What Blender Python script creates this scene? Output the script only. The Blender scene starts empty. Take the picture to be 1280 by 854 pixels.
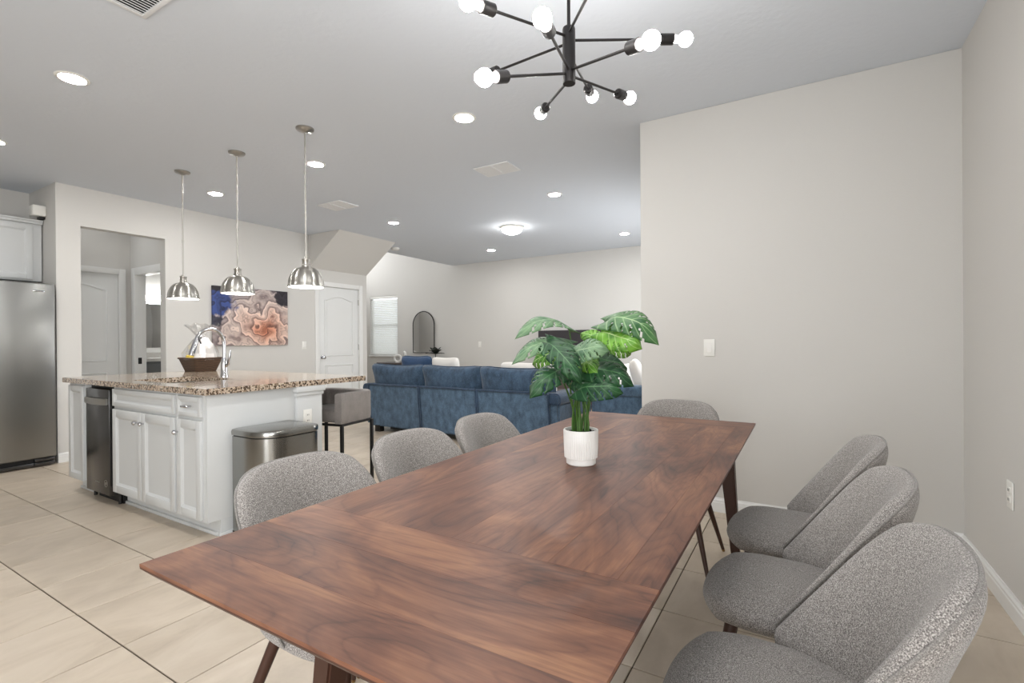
import bpy, bmesh, math, random
from mathutils import Vector, Matrix
random.seed(7)
SC = bpy.context.scene
COL = SC.collection
PI = math.pi

# ------------------------------------------------------------------ camera, world, daylight, exposure
F_PX, YAW, PITCH, ROLL, CAM_H = 614.0, math.radians(30.77), math.radians(-0.12), math.radians(-0.41), 1.165
fw = Vector((-math.sin(YAW) * math.cos(PITCH), math.cos(YAW) * math.cos(PITCH), math.sin(PITCH)))
rt = Vector((math.cos(YAW), math.sin(YAW), 0.0))
upv = rt.cross(fw)
RT = rt * math.cos(ROLL) + upv * math.sin(ROLL)
UP = -rt * math.sin(ROLL) + upv * math.cos(ROLL)
cam_data = bpy.data.cameras.new('camera')
cam_data.sensor_width = 36.0
cam_data.lens = F_PX * 36.0 / 1280.0
cam_data.clip_start = 0.02
cam = bpy.data.objects.new('camera', cam_data)
cam.matrix_world = Matrix(((RT.x, UP.x, -fw.x, 0), (RT.y, UP.y, -fw.y, 0), (RT.z, UP.z, -fw.z, CAM_H), (0, 0, 0, 1)))
COL.objects.link(cam)
SC.camera = cam

world = bpy.data.worlds.new('daylight')
SC.world = world
world.use_nodes = True
bg = world.node_tree.nodes['Background']
bg.inputs['Color'].default_value = (0.86, 0.93, 1.0, 1)
bg.inputs['Strength'].default_value = 2.0

def area_light(name, loc, rot, sx, sy, power, color=(1, 1, 1)):
    l = bpy.data.lights.new(name, 'AREA')
    l.shape = 'RECTANGLE'; l.size = sx; l.size_y = sy; l.energy = power; l.color = color
    o = bpy.data.objects.new(name, l); o.location = loc; o.rotation_euler = rot
    COL.objects.link(o)
    return o
# fill lights at unseen openings, added outside the frame to brighten the rooms
area_light('fill_rear', (-0.35, -2.66, 1.08), (math.radians(90), 0, 0), 1.7, 2.0, 66, (1.0, 0.99, 0.98))
area_light('fill_side', (0.84, -1.25, 1.40), (0, math.radians(90), 0), 1.3, 1.5, 55, (1.0, 0.99, 0.98))
area_light('fill_living', (-0.93, 6.25, 1.40), (0, math.radians(90), 0), 1.3, 2.1, 38, (1.0, 0.99, 0.98))
area_light('fill_foyer', (-9.40, 7.0, 3.4), (0, math.radians(-90), 0), 1.5, 1.5, 45, (1.0, 0.99, 0.98))

SC.view_settings.view_transform = 'Standard'
SC.view_settings.look = 'None'
SC.view_settings.gamma = 1.0
SC.view_settings.exposure = 0.12
SC.view_settings.use_curve_mapping = False
DL_STRENGTH, BULB_STRENGTH, PEND_STRENGTH, FLUSH_STRENGTH = 250.0, 112.0, 26.0, 44.0

# ------------------------------------------------------------------ materials
def lin(c):
    c = c / 255.0
    return c / 12.92 if c <= 0.04045 else ((c + 0.055) / 1.055) ** 2.4
def C3(r, g, b): return (lin(r), lin(g), lin(b), 1.0)
MATS = {}
def newmat(name):
    m = bpy.data.materials.new(name); m.use_nodes = True
    nt = m.node_tree
    b = nt.nodes['Principled BSDF']
    MATS[name] = m
    return m, nt, b
def sock(b, n, v): b.inputs[n].default_value = v
def plain(name, col, rough=0.5, metal=0.0, spec=0.5, emit=0.0, trans=0.0, sheen=0.0, bump=None, coat=0.0):
    m, nt, b = newmat(name)
    sock(b, 'Base Color', col); sock(b, 'Roughness', rough); sock(b, 'Metallic', metal)
    sock(b, 'Specular IOR Level', spec)
    if emit: sock(b, 'Emission Color', col); sock(b, 'Emission Strength', emit)
    if trans: sock(b, 'Transmission Weight', trans)
    if sheen: sock(b, 'Sheen Weight', sheen)
    if coat: sock(b, 'Coat Weight', coat)
    if bump:
        sc_, st = bump
        tc = nt.nodes.new('ShaderNodeTexCoord'); no = nt.nodes.new('ShaderNodeTexNoise'); bp = nt.nodes.new('ShaderNodeBump')
        no.inputs['Scale'].default_value = sc_; no.inputs['Detail'].default_value = 4
        bp.inputs['Strength'].default_value = st; bp.inputs['Distance'].default_value = 0.01
        nt.links.new(tc.outputs['Object'], no.inputs['Vector'])
        nt.links.new(no.outputs['Fac'], bp.inputs['Height'])
        nt.links.new(bp.outputs['Normal'], b.inputs['Normal'])
    return m
def ramp(nt, stops):
    r = nt.nodes.new('ShaderNodeValToRGB')
    el = r.color_ramp.elements
    while len(el) > 1: el.remove(el[-1])
    el[0].position, el[0].color = stops[0][0], stops[0][1]
    for p, c in stops[1:]:
        e = el.new(p); e.color = c
    return r
def N(nt, t, **kw):
    n = nt.nodes.new(t)
    for k, v in kw.items():
        if k in n.inputs: n.inputs[k].default_value = v
        else: setattr(n, k, v)
    return n
def mth(nt, op, a, b=None, clamp=False):
    n = nt.nodes.new('ShaderNodeMath'); n.operation = op; n.use_clamp = clamp
    for i, v in enumerate((a, b)):
        if v is None: continue
        if isinstance(v, (int, float)): n.inputs[i].default_value = v
        else: nt.links.new(v, n.inputs[i])
    return n.outputs[0]
def mixc(nt, fac, a, b, mode='MIX'):
    n = nt.nodes.new('ShaderNodeMix'); n.data_type = 'RGBA'; n.blend_type = mode
    for i, v in ((0, fac), (6, a), (7, b)):
        if isinstance(v, (int, float)): n.inputs[i].default_value = v
        elif isinstance(v, tuple): n.inputs[i].default_value = v
        else: nt.links.new(v, n.inputs[i])
    return n.outputs[2]

plain('wall_paint', C3(208, 206, 202), 0.75, spec=0.25, bump=(140, 0.06))
plain('ceiling_paint', C3(212, 218, 226), 0.85, spec=0.2, bump=(28, 0.16))
plain('trim_white', C3(226, 226, 224), 0.4, spec=0.4)
plain('cabinet_white', C3(203, 205, 205), 0.42, spec=0.4)
plain('door_white', C3(223, 224, 223), 0.45, spec=0.4)
plain('plastic_white', C3(232, 231, 226), 0.4)
plain('metal_black', C3(28, 27, 27), 0.45, metal=0.3)
plain('bronze_black', C3(45, 43, 43), 0.38, metal=0.6)
plain('chrome', C3(205, 205, 208), 0.09, metal=1.0)
plain('satin_nickel', C3(172, 170, 166), 0.28, metal=1.0)
plain('black_gap', C3(14, 14, 14), 0.6)
plain('brass', C3(150, 120, 75), 0.35, metal=0.9)
plain('grout', C3(104, 93, 80), 0.9, spec=0.1)
plain('dark_walnut', C3(62, 38, 28), 0.45, spec=0.4)
plain('console_wood', C3(78, 68, 64), 0.55)
plain('tv_black', C3(52, 49, 52), 0.35)
plain('ceramic_white', C3(232, 230, 226), 0.35)
plain('mirror_glass', C3(215, 215, 215), 0.03, metal=1.0)
plain('pillow_white', C3(228, 224, 218), 0.9, spec=0.1, sheen=0.3)
plain('pillow_blue', C3(50, 74, 106), 0.8, spec=0.2, sheen=0.4, bump=(60, 0.3))
plain('soil', C3(42, 36, 32), 0.9, bump=(90, 0.8))
plain('stem_green', C3(62, 98, 36), 0.5)
plain('packet_yellow', C3(214, 186, 52), 0.4)
plain('tissue_white', C3(236, 232, 228), 0.6)
plain('vent_white', C3(226, 228, 230), 0.6)
plain('vent_dark', C3(52, 52, 52), 0.9)
plain('lens_glow', (1.0, 0.985, 0.96, 1), 0.5, emit=DL_STRENGTH)
plain('bulb_glow', (1.0, 0.975, 0.94, 1), 0.5, emit=BULB_STRENGTH)
plain('pendant_glow', (1.0, 0.985, 0.96, 1), 0.5, emit=PEND_STRENGTH)
plain('flush_glow', (1.0, 0.985, 0.955, 1), 0.5, emit=FLUSH_STRENGTH)
plain('hall_fill_glow', (1.0, 0.99, 0.97, 1), 0.5, emit=14.0)
plain('bath_light_glow', (1.0, 1.0, 0.98, 1), 0.5, emit=22.0)
plain('vanity_gray', C3(120, 122, 124), 0.5)
plain('dark_leaf', C3(24, 32, 24), 0.5)
plain('shade_inner', C3(235, 235, 232), 0.5)

# brushed stainless
def stainless(name, col, rough, along):
    m, nt, b = newmat(name)
    tc = N(nt, 'ShaderNodeTexCoord'); mp = N(nt, 'ShaderNodeMapping')
    mp.inputs['Scale'].default_value = along
    no = N(nt, 'ShaderNodeTexNoise', Scale=3.0, Detail=3.0)
    nt.links.new(tc.outputs['Object'], mp.inputs['Vector']); nt.links.new(mp.outputs['Vector'], no.inputs['Vector'])
    r = ramp(nt, [(0.3, (rough - 0.015,) * 3 + (1,)), (0.7, (rough + 0.02,) * 3 + (1,))])
    nt.links.new(no.outputs['Fac'], r.inputs['Fac']); nt.links.new(r.outputs['Color'], b.inputs['Roughness'])
    sock(b, 'Base Color', col); sock(b, 'Metallic', 1.0)
    return m
stainless('stainless', C3(146, 146, 144), 0.30, (1, 1, 120))
stainless('stainless_can', C3(150, 150, 147), 0.2, (90, 90, 1))
stainless('stainless_dark', C3(92, 92, 93), 0.24, (1, 1, 120))
stainless('brushed_nickel', C3(186, 183, 177), 0.30, (40, 40, 40))
_nt = MATS['brushed_nickel'].node_tree; _b = _nt.nodes['Principled BSDF']; _tg = _nt.nodes.new('ShaderNodeTangent'); _tg.direction_type = 'RADIAL'; _tg.axis = 'Z'
_nt.links.new(_tg.outputs[0], _b.inputs['Tangent']); sock(_b, 'Anisotropic', 0.85); sock(_b, 'Anisotropic Rotation', 0.25)

def fabric(name, c_dark, c_mid, c_light, scale=420, bump=0.5, blotch=0.0):
    m, nt, b = newmat(name)
    tc = N(nt, 'ShaderNodeTexCoord')
    n1 = N(nt, 'ShaderNodeTexNoise', Scale=float(scale), Detail=2.0)
    nt.links.new(tc.outputs['Object'], n1.inputs['Vector'])
    r = ramp(nt, [(0.32, c_dark), (0.5, c_mid), (0.68, c_light)])
    nt.links.new(n1.outputs['Fac'], r.inputs['Fac'])
    out = r.outputs['Color']
    if blotch:
        mp = N(nt, 'ShaderNodeMapping'); mp.inputs['Scale'].default_value = (1, 1, .55)
        nt.links.new(tc.outputs['Object'], mp.inputs['Vector'])
        n2 = N(nt, 'ShaderNodeTexNoise', Scale=16.0, Detail=6.0, Roughness=0.7)
        nt.links.new(mp.outputs['Vector'], n2.inputs['Vector'])
        r2 = ramp(nt, [(0.35, (1 - blotch,) * 3 + (1,)), (0.62, (1 + blotch * .6,) * 3 + (1,))])
        nt.links.new(n2.outputs['Fac'], r2.inputs['Fac'])
        out = mixc(nt, 1.0, out, r2.outputs['Color'], 'MULTIPLY')
    nt.links.new(out, b.inputs['Base Color'])
    bp = N(nt, 'ShaderNodeBump'); bp.inputs['Strength'].default_value = bump; bp.inputs['Distance'].default_value = 0.002
    nt.links.new(n1.outputs['Fac'], bp.inputs['Height']); nt.links.new(bp.outputs['Normal'], b.inputs['Normal'])
    sock(b, 'Roughness', 0.95); sock(b, 'Specular IOR Level', 0.15); sock(b, 'Sheen Weight', 0.25)
    return m
fabric('chair_tweed', C3(86, 82, 80), C3(135, 130, 126), C3(186, 181, 176), 460, 0.6)
fabric('chair_piping', C3(100, 97, 94), C3(126, 122, 118), C3(156, 152, 147), 560, 0.5)
fabric('stool_gray', C3(112, 106, 103), C3(134, 128, 124), C3(150, 144, 140), 500, 0.3, 0.12)
fabric('sofa_blue', C3(58, 78, 100), C3(78, 100, 122), C3(98, 120, 140), 300, 0.4, 0.38)
fabric('sofa_blue_mid', C3(46, 64, 84), C3(62, 82, 104), C3(80, 100, 120), 300, 0.4, 0.38)
fabric('sofa_blue_dark', C3(40, 54, 74), C3(54, 72, 94), C3(68, 88, 110), 300, 0.4, 0.35)

def granite():
    m, nt, b = newmat('granite')
    tc = N(nt, 'ShaderNodeTexCoord')
    v = N(nt, 'ShaderNodeTexVoronoi', Scale=110.0); n = N(nt, 'ShaderNodeTexNoise', Scale=60.0, Detail=5.0, Roughness=0.75)
    nt.links.new(tc.outputs['Object'], v.inputs['Vector']); nt.links.new(tc.outputs['Object'], n.inputs['Vector'])
    sp = N(nt, 'ShaderNodeSeparateColor'); nt.links.new(v.outputs['Color'], sp.inputs['Color'])
    mixv = mth(nt, 'ADD', mth(nt, 'MULTIPLY', sp.outputs[0], 0.6), mth(nt, 'MULTIPLY', n.outputs['Fac'], 0.55))
    r = ramp(nt, [(0.24, C3(40, 32, 28)), (0.36, C3(96, 80, 66)), (0.46, C3(172, 152, 130)), (0.62, C3(204, 190, 174)), (0.72, C3(186, 166, 144)), (0.80, C3(104, 84, 68)), (0.88, C3(50, 42, 38))])
    nt.links.new(mixv, r.inputs['Fac']); nt.links.new(r.outputs['Color'], b.inputs['Base Color'])
    sock(b, 'Roughness', 0.12); sock(b, 'Coat Weight', 0.3)
granite()

def tile_mat():
    m, nt, b = newmat('floor_tile')
    tc = N(nt, 'ShaderNodeTexCoord'); oi = N(nt, 'ShaderNodeObjectInfo')
    mp = N(nt, 'ShaderNodeMapping'); mp.inputs['Scale'].default_value = (3.4, 1.5, 1.0); mp.inputs['Rotation'].default_value = (0, 0, 0.25)
    off = N(nt, 'ShaderNodeVectorMath', operation='SCALE'); off.inputs[3].default_value = 37.0
    cmb = N(nt, 'ShaderNodeCombineXYZ'); nt.links.new(oi.outputs['Random'], cmb.inputs[0]); nt.links.new(oi.outputs['Random'], cmb.inputs[1])
    nt.links.new(cmb.outputs[0], off.inputs[0])
    add = N(nt, 'ShaderNodeVectorMath', operation='ADD')
    nt.links.new(tc.outputs['Object'], mp.inputs['Vector']); nt.links.new(mp.outputs['Vector'], add.inputs[0]); nt.links.new(off.outputs[0], add.inputs[1])
    n1 = N(nt, 'ShaderNodeTexNoise', Scale=1.6, Detail=7.0, Roughness=0.62, Distortion=0.6)
    nt.links.new(add.outputs[0], n1.inputs['Vector'])
    r = ramp(nt, [(0.28, C3(180, 166, 148)), (0.5, C3(196, 182, 164)), (0.72, C3(206, 193, 176))])
    nt.links.new(n1.outputs['Fac'], r.inputs['Fac'])
    rr = ramp(nt, [(0.0, (0.93, 0.93, 0.93, 1)), (1.0, (1.04, 1.04, 1.04, 1))])
    nt.links.new(oi.outputs['Random'], rr.inputs['Fac'])
    nt.links.new(mixc(nt, 1.0, r.outputs['Color'], rr.outputs['Color'], 'MULTIPLY'), b.inputs['Base Color'])
    sock(b, 'Roughness', 0.36); sock(b, 'Specular IOR Level', 0.45)
tile_mat()

def walnut():
    m, nt, b = newmat('walnut')      # grain runs along the plank's local X
    tc = N(nt, 'ShaderNodeTexCoord'); oi = N(nt, 'ShaderNodeObjectInfo')
    sc = N(nt, 'ShaderNodeVectorMath', operation='SCALE'); sc.inputs[3].default_value = 61.0
    cmb = N(nt, 'ShaderNodeCombineXYZ')
    for i in range(3): nt.links.new(oi.outputs['Random'], cmb.inputs[i])
    nt.links.new(cmb.outputs[0], sc.inputs[0])
    def co(scale):
        mp = N(nt, 'ShaderNodeMapping'); mp.inputs['Scale'].default_value = scale
        nt.links.new(tc.outputs['Object'], mp.inputs['Vector'])
        a = N(nt, 'ShaderNodeVectorMath', operation='ADD'); nt.links.new(mp.outputs[0], a.inputs[0]); nt.links.new(sc.outputs[0], a.inputs[1])
        return a.outputs[0]
    n1 = N(nt, 'ShaderNodeTexNoise', Scale=1.0, Detail=2.0, Roughness=0.4, Distortion=0.35); nt.links.new(co((1.7, 6.0, 6.0)), n1.inputs['Vector'])
    rings = mth(nt, 'FRACT', mth(nt, 'MULTIPLY', n1.outputs['Fac'], 16.0))
    ring = ramp(nt, [(0.0, (0, 0, 0, 1)), (0.10, (.55, .55, .55, 1)), (0.6, (1, 1, 1, 1)), (0.93, (.6, .6, .6, 1)), (1.0, (0, 0, 0, 1))]); nt.links.new(rings, ring.inputs['Fac'])
    n2 = N(nt, 'ShaderNodeTexNoise', Scale=1.0, Detail=5.0, Roughness=0.65); nt.links.new(co((7.0, 170.0, 170.0)), n2.inputs['Vector'])
    n3 = N(nt, 'ShaderNodeTexNoise', Scale=1.0, Detail=4.0, Roughness=0.6, Distortion=0.9); nt.links.new(co((2.4, 7.0, 7.0)), n3.inputs['Vector'])
    val = mth(nt, 'ADD', mth(nt, 'ADD', mth(nt, 'MULTIPLY', ring.outputs['Color'], 0.10), mth(nt, 'MULTIPLY', n2.outputs['Fac'], 0.28)), mth(nt, 'MULTIPLY', n3.outputs['Fac'], 0.85))
    r = ramp(nt, [(0.40, C3(56, 35, 29)), (0.53, C3(86, 54, 42)), (0.67, C3(112, 74, 56)), (0.84, C3(142, 101, 74))])
    nt.links.new(val, r.inputs['Fac'])
    rr = ramp(nt, [(0.0, (0.86, 0.84, 0.84, 1)), (1.0, (1.1, 1.09, 1.06, 1))]); nt.links.new(oi.outputs['Random'], rr.inputs['Fac'])
    nt.links.new(mixc(nt, 1.0, r.outputs['Color'], rr.outputs['Color'], 'MULTIPLY'), b.inputs['Base Color'])
    sock(b, 'Roughness', 0.40); sock(b, 'Specular IOR Level', 0.30)
    bp = N(nt, 'ShaderNodeBump'); bp.inputs['Strength'].default_value = 0.06; bp.inputs['Distance'].default_value = 0.002
    nt.links.new(n2.outputs['Fac'], bp.inputs['Height']); nt.links.new(bp.outputs['Normal'], b.inputs['Normal'])
walnut()

def leaf_mat(name, c1, c2, vein):
    m, nt, b = newmat(name)
    uv = N(nt, 'ShaderNodeUVMap'); uv.uv_map = 'leaf'
    sp = N(nt, 'ShaderNodeSeparateXYZ'); nt.links.new(uv.outputs[0], sp.inputs[0])
    av = mth(nt, 'ABSOLUTE', mth(nt, 'SUBTRACT', sp.outputs[1], 0.5))
    ph = mth(nt, 'FRACT', mth(nt, 'MULTIPLY', mth(nt, 'SUBTRACT', sp.outputs[0], mth(nt, 'MULTIPLY', av, 0.5)), 6.0))
    side = mth(nt, 'LESS_THAN', mth(nt, 'ABSOLUTE', mth(nt, 'SUBTRACT', ph, 0.5)), 0.07)
    mid = mth(nt, 'LESS_THAN', av, 0.018)
    vm = mth(nt, 'MAXIMUM', mth(nt, 'MULTIPLY', side, 0.55), mid)
    tc = N(nt, 'ShaderNodeTexCoord'); n1 = N(nt, 'ShaderNodeTexNoise', Scale=22.0, Detail=3.0); nt.links.new(tc.outputs['Object'], n1.inputs['Vector'])
    r = ramp(nt, [(0.35, c1), (0.68, c2)]); nt.links.new(n1.outputs['Fac'], r.inputs['Fac'])
    nt.links.new(mixc(nt, vm, r.outputs['Color'], vein), b.inputs['Base Color'])
    sock(b, 'Roughness', 0.4); sock(b, 'Specular IOR Level', 0.4)
    sock(b, 'Subsurface Weight', 0.0)
    tr = N(nt, 'ShaderNodeBsdfTranslucent'); nt.links.new(r.outputs['Color'], tr.inputs['Color'])
    mx = N(nt, 'ShaderNodeMixShader'); mx.inputs[0].default_value = 0.25
    nt.links.new(b.outputs[0], mx.inputs[1]); nt.links.new(tr.outputs[0], mx.inputs[2])
    nt.links.new(mx.outputs[0], nt.nodes['Material Output'].inputs['Surface'])
leaf_mat('leaf_dark', C3(22, 58, 36), C3(44, 90, 50), C3(84, 128, 82))
leaf_mat('leaf_mid', C3(48, 92, 52), C3(86, 130, 78), C3(160, 190, 140))
leaf_mat('leaf_pale', C3(74, 112, 80), C3(122, 154, 116), C3(150, 178, 138))
leaf_mat('leaf_bright', C3(68, 122, 36), C3(122, 176, 62), C3(176, 206, 132))

def art_mat():
    m, nt, b = newmat('art_print')
    tc = N(nt, 'ShaderNodeTexCoord'); L = nt.links
    sp = N(nt, 'ShaderNodeSeparateXYZ'); L.new(tc.outputs['Object'], sp.inputs[0])
    u = mth(nt, 'DIVIDE', sp.outputs[1], 1.02); v = mth(nt, 'DIVIDE', sp.outputs[2], 0.745)
    cb = N(nt, 'ShaderNodeCombineXYZ'); L.new(mth(nt, 'MULTIPLY', u, 1.37), cb.inputs[0]); L.new(v, cb.inputs[1])
    nz = N(nt, 'ShaderNodeTexNoise', Scale=2.6, Detail=2.0); L.new(cb.outputs[0], nz.inputs['Vector'])
    dx = mth(nt, 'SUBTRACT', mth(nt, 'MULTIPLY', u, 1.37), 0.95); dy = mth(nt, 'SUBTRACT', v, 0.30)
    ang = mth(nt, 'ARCTAN2', dy, dx)
    rad = mth(nt, 'SQRT', mth(nt, 'ADD', mth(nt, 'MULTIPLY', mth(nt, 'MULTIPLY', dx, dx), 0.5), mth(nt, 'MULTIPLY', dy, dy)))
    nz2 = N(nt, 'ShaderNodeTexNoise', Scale=5.5, Detail=2.0); L.new(cb.outputs[0], nz2.inputs['Vector'])
    ph = mth(nt, 'ADD', mth(nt, 'ADD', mth(nt, 'MULTIPLY', ang, 2 / (2 * PI)), mth(nt, 'MULTIPLY', rad, 4.5)), mth(nt, 'ADD', mth(nt, 'MULTIPLY', nz.outputs['Fac'], 3.6), mth(nt, 'MULTIPLY', nz2.outputs['Fac'], 1.2)))
    fr = mth(nt, 'FRACT', mth(nt, 'MULTIPLY', ph, 1.0))
    fold = ramp(nt, [(0.0, (0.36, 0.33, 0.35, 1)), (0.15, (0.58, 0.55, 0.57, 1)), (0.45, (0.86, 0.84, 0.84, 1)), (0.75, (1.10, 1.08, 1.06, 1)), (0.93, (1.12, 1.09, 1.07, 1)), (1.0, (0.40, 0.36, 0.38, 1))])
    L.new(fr, fold.inputs['Fac'])
    rr = mth(nt, 'ADD', rad, mth(nt, 'MULTIPLY', mth(nt, 'SUBTRACT', nz.outputs['Fac'], 0.5), 0.55))
    base = ramp(nt, [(0.0, C3(188, 118, 90)), (0.10, C3(212, 152, 126)), (0.20, C3(226, 190, 172)), (0.42, C3(222, 204, 194)), (0.60, C3(190, 178, 174)), (0.78, C3(150, 144, 150)), (1.0, C3(112, 112, 128))])
    L.new(rr, base.inputs['Fac'])
    def blob(cx, cy, r, soft, sx=1.0):
        ax_ = mth(nt, 'MULTIPLY', mth(nt, 'SUBTRACT', u, cx), sx); ay_ = mth(nt, 'SUBTRACT', v, cy)
        d_ = mth(nt, 'SQRT', mth(nt, 'ADD', mth(nt, 'MULTIPLY', ax_, ax_), mth(nt, 'MULTIPLY', ay_, ay_)))
        d_ = mth(nt, 'ADD', d_, mth(nt, 'MULTIPLY', mth(nt, 'SUBTRACT', nz2.outputs['Fac'], 0.5), 0.28))
        return mth(nt, 'DIVIDE', mth(nt, 'SUBTRACT', r, d_), soft, clamp=True)
    c1 = mixc(nt, blob(0.03, 0.72, 0.25, 0.05), base.outputs['Color'], C3(52, 72, 132))
    c1 = mixc(nt, blob(0.16, 1.06, 0.17, 0.03, 0.5), c1, C3(38, 32, 40))
    c1 = mixc(nt, blob(0.02, 0.42, 0.10, 0.03), c1, C3(66, 66, 84))
    c2 = mixc(nt, blob(0.97, 0.88, 0.17, 0.03), c1, C3(44, 38, 48))
    fold2 = ramp(nt, [(0.0, (0.62, 0.60, 0.61, 1)), (0.2, (0.84, 0.82, 0.83, 1)), (0.7, (1.06, 1.05, 1.04, 1)), (0.94, (1.06, 1.04, 1.03, 1)), (1.0, (0.62, 0.60, 0.61, 1))])
    L.new(mth(nt, 'FRACT', mth(nt, 'ADD', mth(nt, 'MULTIPLY', ph, 2.0), mth(nt, 'MULTIPLY', nz2.outputs['Fac'], 2.0))), fold2.inputs['Fac'])
    c3 = mixc(nt, 1.0, c2, fold.outputs['Color'], 'MULTIPLY')
    L.new(mixc(nt, 1.0, c3, fold2.outputs['Color'], 'MULTIPLY'), b.inputs['Base Color'])
    sock(b, 'Roughness', 0.6)
art_mat()

def glass_mats():
    m, nt, b = newmat('cellophane')
    gl = N(nt, 'ShaderNodeBsdfGlossy'); gl.inputs['Roughness'].default_value = 0.12
    tr = N(nt, 'ShaderNodeBsdfTransparent')
    mx = N(nt, 'ShaderNodeMixShader'); mx.inputs[0].default_value = 0.22
    nt.links.new(tr.outputs[0], mx.inputs[1]); nt.links.new(gl.outputs[0], mx.inputs[2])
    nt.links.new(mx.outputs[0], nt.nodes['Material Output'].inputs['Surface'])
    m, nt, b = newmat('window_glass')
    gl = N(nt, 'ShaderNodeBsdfGlossy'); gl.inputs['Roughness'].default_value = 0.02
    tr = N(nt, 'ShaderNodeBsdfTransparent')
    mx = N(nt, 'ShaderNodeMixShader'); mx.inputs[0].default_value = 0.06
    nt.links.new(tr.outputs[0], mx.inputs[1]); nt.links.new(gl.outputs[0], mx.inputs[2])
    nt.links.new(mx.outputs[0], nt.nodes['Material Output'].inputs['Surface'])
    m, nt, b = newmat('blind_slat')
    sock(b, 'Base Color', C3(226, 226, 224)); sock(b, 'Roughness', 0.5)
    tr = N(nt, 'ShaderNodeBsdfTranslucent'); tr.inputs['Color'].default_value = C3(245, 244, 238)
    mx = N(nt, 'ShaderNodeMixShader'); mx.inputs[0].default_value = 0.42
    nt.links.new(b.outputs[0], mx.inputs[1]); nt.links.new(tr.outputs[0], mx.inputs[2])
    nt.links.new(mx.outputs[0], nt.nodes['Material Output'].inputs['Surface'])
glass_mats()
def wicker():
    m, nt, b = newmat('wicker')
    tc = N(nt, 'ShaderNodeTexCoord'); w = N(nt, 'ShaderNodeTexWave', Scale=28.0, Distortion=6.0); w.bands_direction = 'Z'
    nt.links.new(tc.outputs['Object'], w.inputs['Vector'])
    r = ramp(nt, [(0.2, C3(38, 27, 21)), (0.8, C3(96, 72, 54))]); nt.links.new(w.outputs['Fac'], r.inputs['Fac'])
    nt.links.new(r.outputs['Color'], b.inputs['Base Color']); sock(b, 'Roughness', 0.5)
    bp = N(nt, 'ShaderNodeBump'); bp.inputs['Strength'].default_value = 0.6; nt.links.new(w.outputs['Fac'], bp.inputs['Height']); nt.links.new(bp.outputs['Normal'], b.inputs['Normal'])
wicker()

# ------------------------------------------------------------------ geometry helpers
def NB(): return bmesh.new()
def box(bm, x0, x1, y0, y1, z0, z1, bev=0.0, seg=2):
    vs = [bm.verts.new(p) for p in ((x0, y0, z0), (x1, y0, z0), (x1, y1, z0), (x0, y1, z0), (x0, y0, z1), (x1, y0, z1), (x1, y1, z1), (x0, y1, z1))]
    fs = [bm.faces.new([vs[i] for i in q]) for q in ((3, 2, 1, 0), (4, 5, 6, 7), (0, 1, 5, 4), (1, 2, 6, 5), (2, 3, 7, 6), (3, 0, 4, 7))]
    if bev:
        es = list({e for f in fs for e in f.edges})
        bmesh.ops.bevel(bm, geom=es, offset=bev, segments=seg, profile=0.5, affect='EDGES')
    return bm
def ring_frame(d):
    d = d.normalized()
    a = Vector((0, 0, 1)) if abs(d.z) < 0.9 else Vector((1, 0, 0))
    u = d.cross(a).normalized()
    return u, d.cross(u).normalized()
def tube(bm, pts, r, n=10, closed=False):
    pts = [Vector(p) for p in pts]; k = len(pts)
    rs = r if isinstance(r, (list, tuple)) else [r] * k
    rings = []; u = None
    for i, p in enumerate(pts):
        if closed: d = pts[(i + 1) % k] - pts[i - 1]
        else: d = pts[min(i + 1, k - 1)] - pts[max(i - 1, 0)]
        d.normalize()
        if u is None: u, w = ring_frame(d)
        else:
            u = (u - d * u.dot(d)).normalized(); w = d.cross(u).normalized()
        rings.append([bm.verts.new(p + (u * math.cos(2 * PI * j / n) + w * math.sin(2 * PI * j / n)) * rs[i]) for j in range(n)])
    m = k if closed else k - 1
    for i in range(m):
        a, b = rings[i], rings[(i + 1) % k]
        for j in range(n): bm.faces.new((a[j], a[(j + 1) % n], b[(j + 1) % n], b[j]))
    if not closed:
        bm.faces.new(rings[0][::-1]); bm.faces.new(rings[-1])
    return bm
def cyl(bm, p0, p1, r0, r1=None, n=18): return tube(bm, [p0, p1], [r0, r0 if r1 is None else r1], n)
def lathe(bm, prof, c=(0, 0, 0), n=36, axis=None, cap=True):
    c = Vector(c)
    if axis is None: ax, u, w = Vector((0, 0, 1)), Vector((1, 0, 0)), Vector((0, 1, 0))
    else:
        ax = Vector(axis).normalized(); u, w = ring_frame(ax)
        if u.cross(w).dot(ax) < 0: w = -w
    rings = [[bm.verts.new(c + ax * z + (u * math.cos(2 * PI * j / n) + w * math.sin(2 * PI * j / n)) * max(r, 1e-4)) for j in range(n)] for r, z in prof]
    for a, b in zip(rings, rings[1:]):
        for j in range(n): bm.faces.new((a[j], a[(j + 1) % n], b[(j + 1) % n], b[j]))
    if cap:
        bm.faces.new(rings[0][::-1]); bm.faces.new(rings[-1])
    return bm
def prism(bm, poly, axis, a0, a1):
    def P(p, a):
        return {'z': (p[0], p[1], a), 'y': (p[0], a, p[1]), 'x': (a, p[0], p[1])}[axis]
    A = [bm.verts.new(P(p, a0)) for p in poly]; B = [bm.verts.new(P(p, a1)) for p in poly]
    k = len(poly)
    for i in range(k): bm.faces.new((A[i], A[(i + 1) % k], B[(i + 1) % k], B[i]))
    bm.faces.new(A[::-1]); bm.faces.new(B)
    bmesh.ops.recalc_face_normals(bm, faces=bm.faces[:])
    return bm
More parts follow.
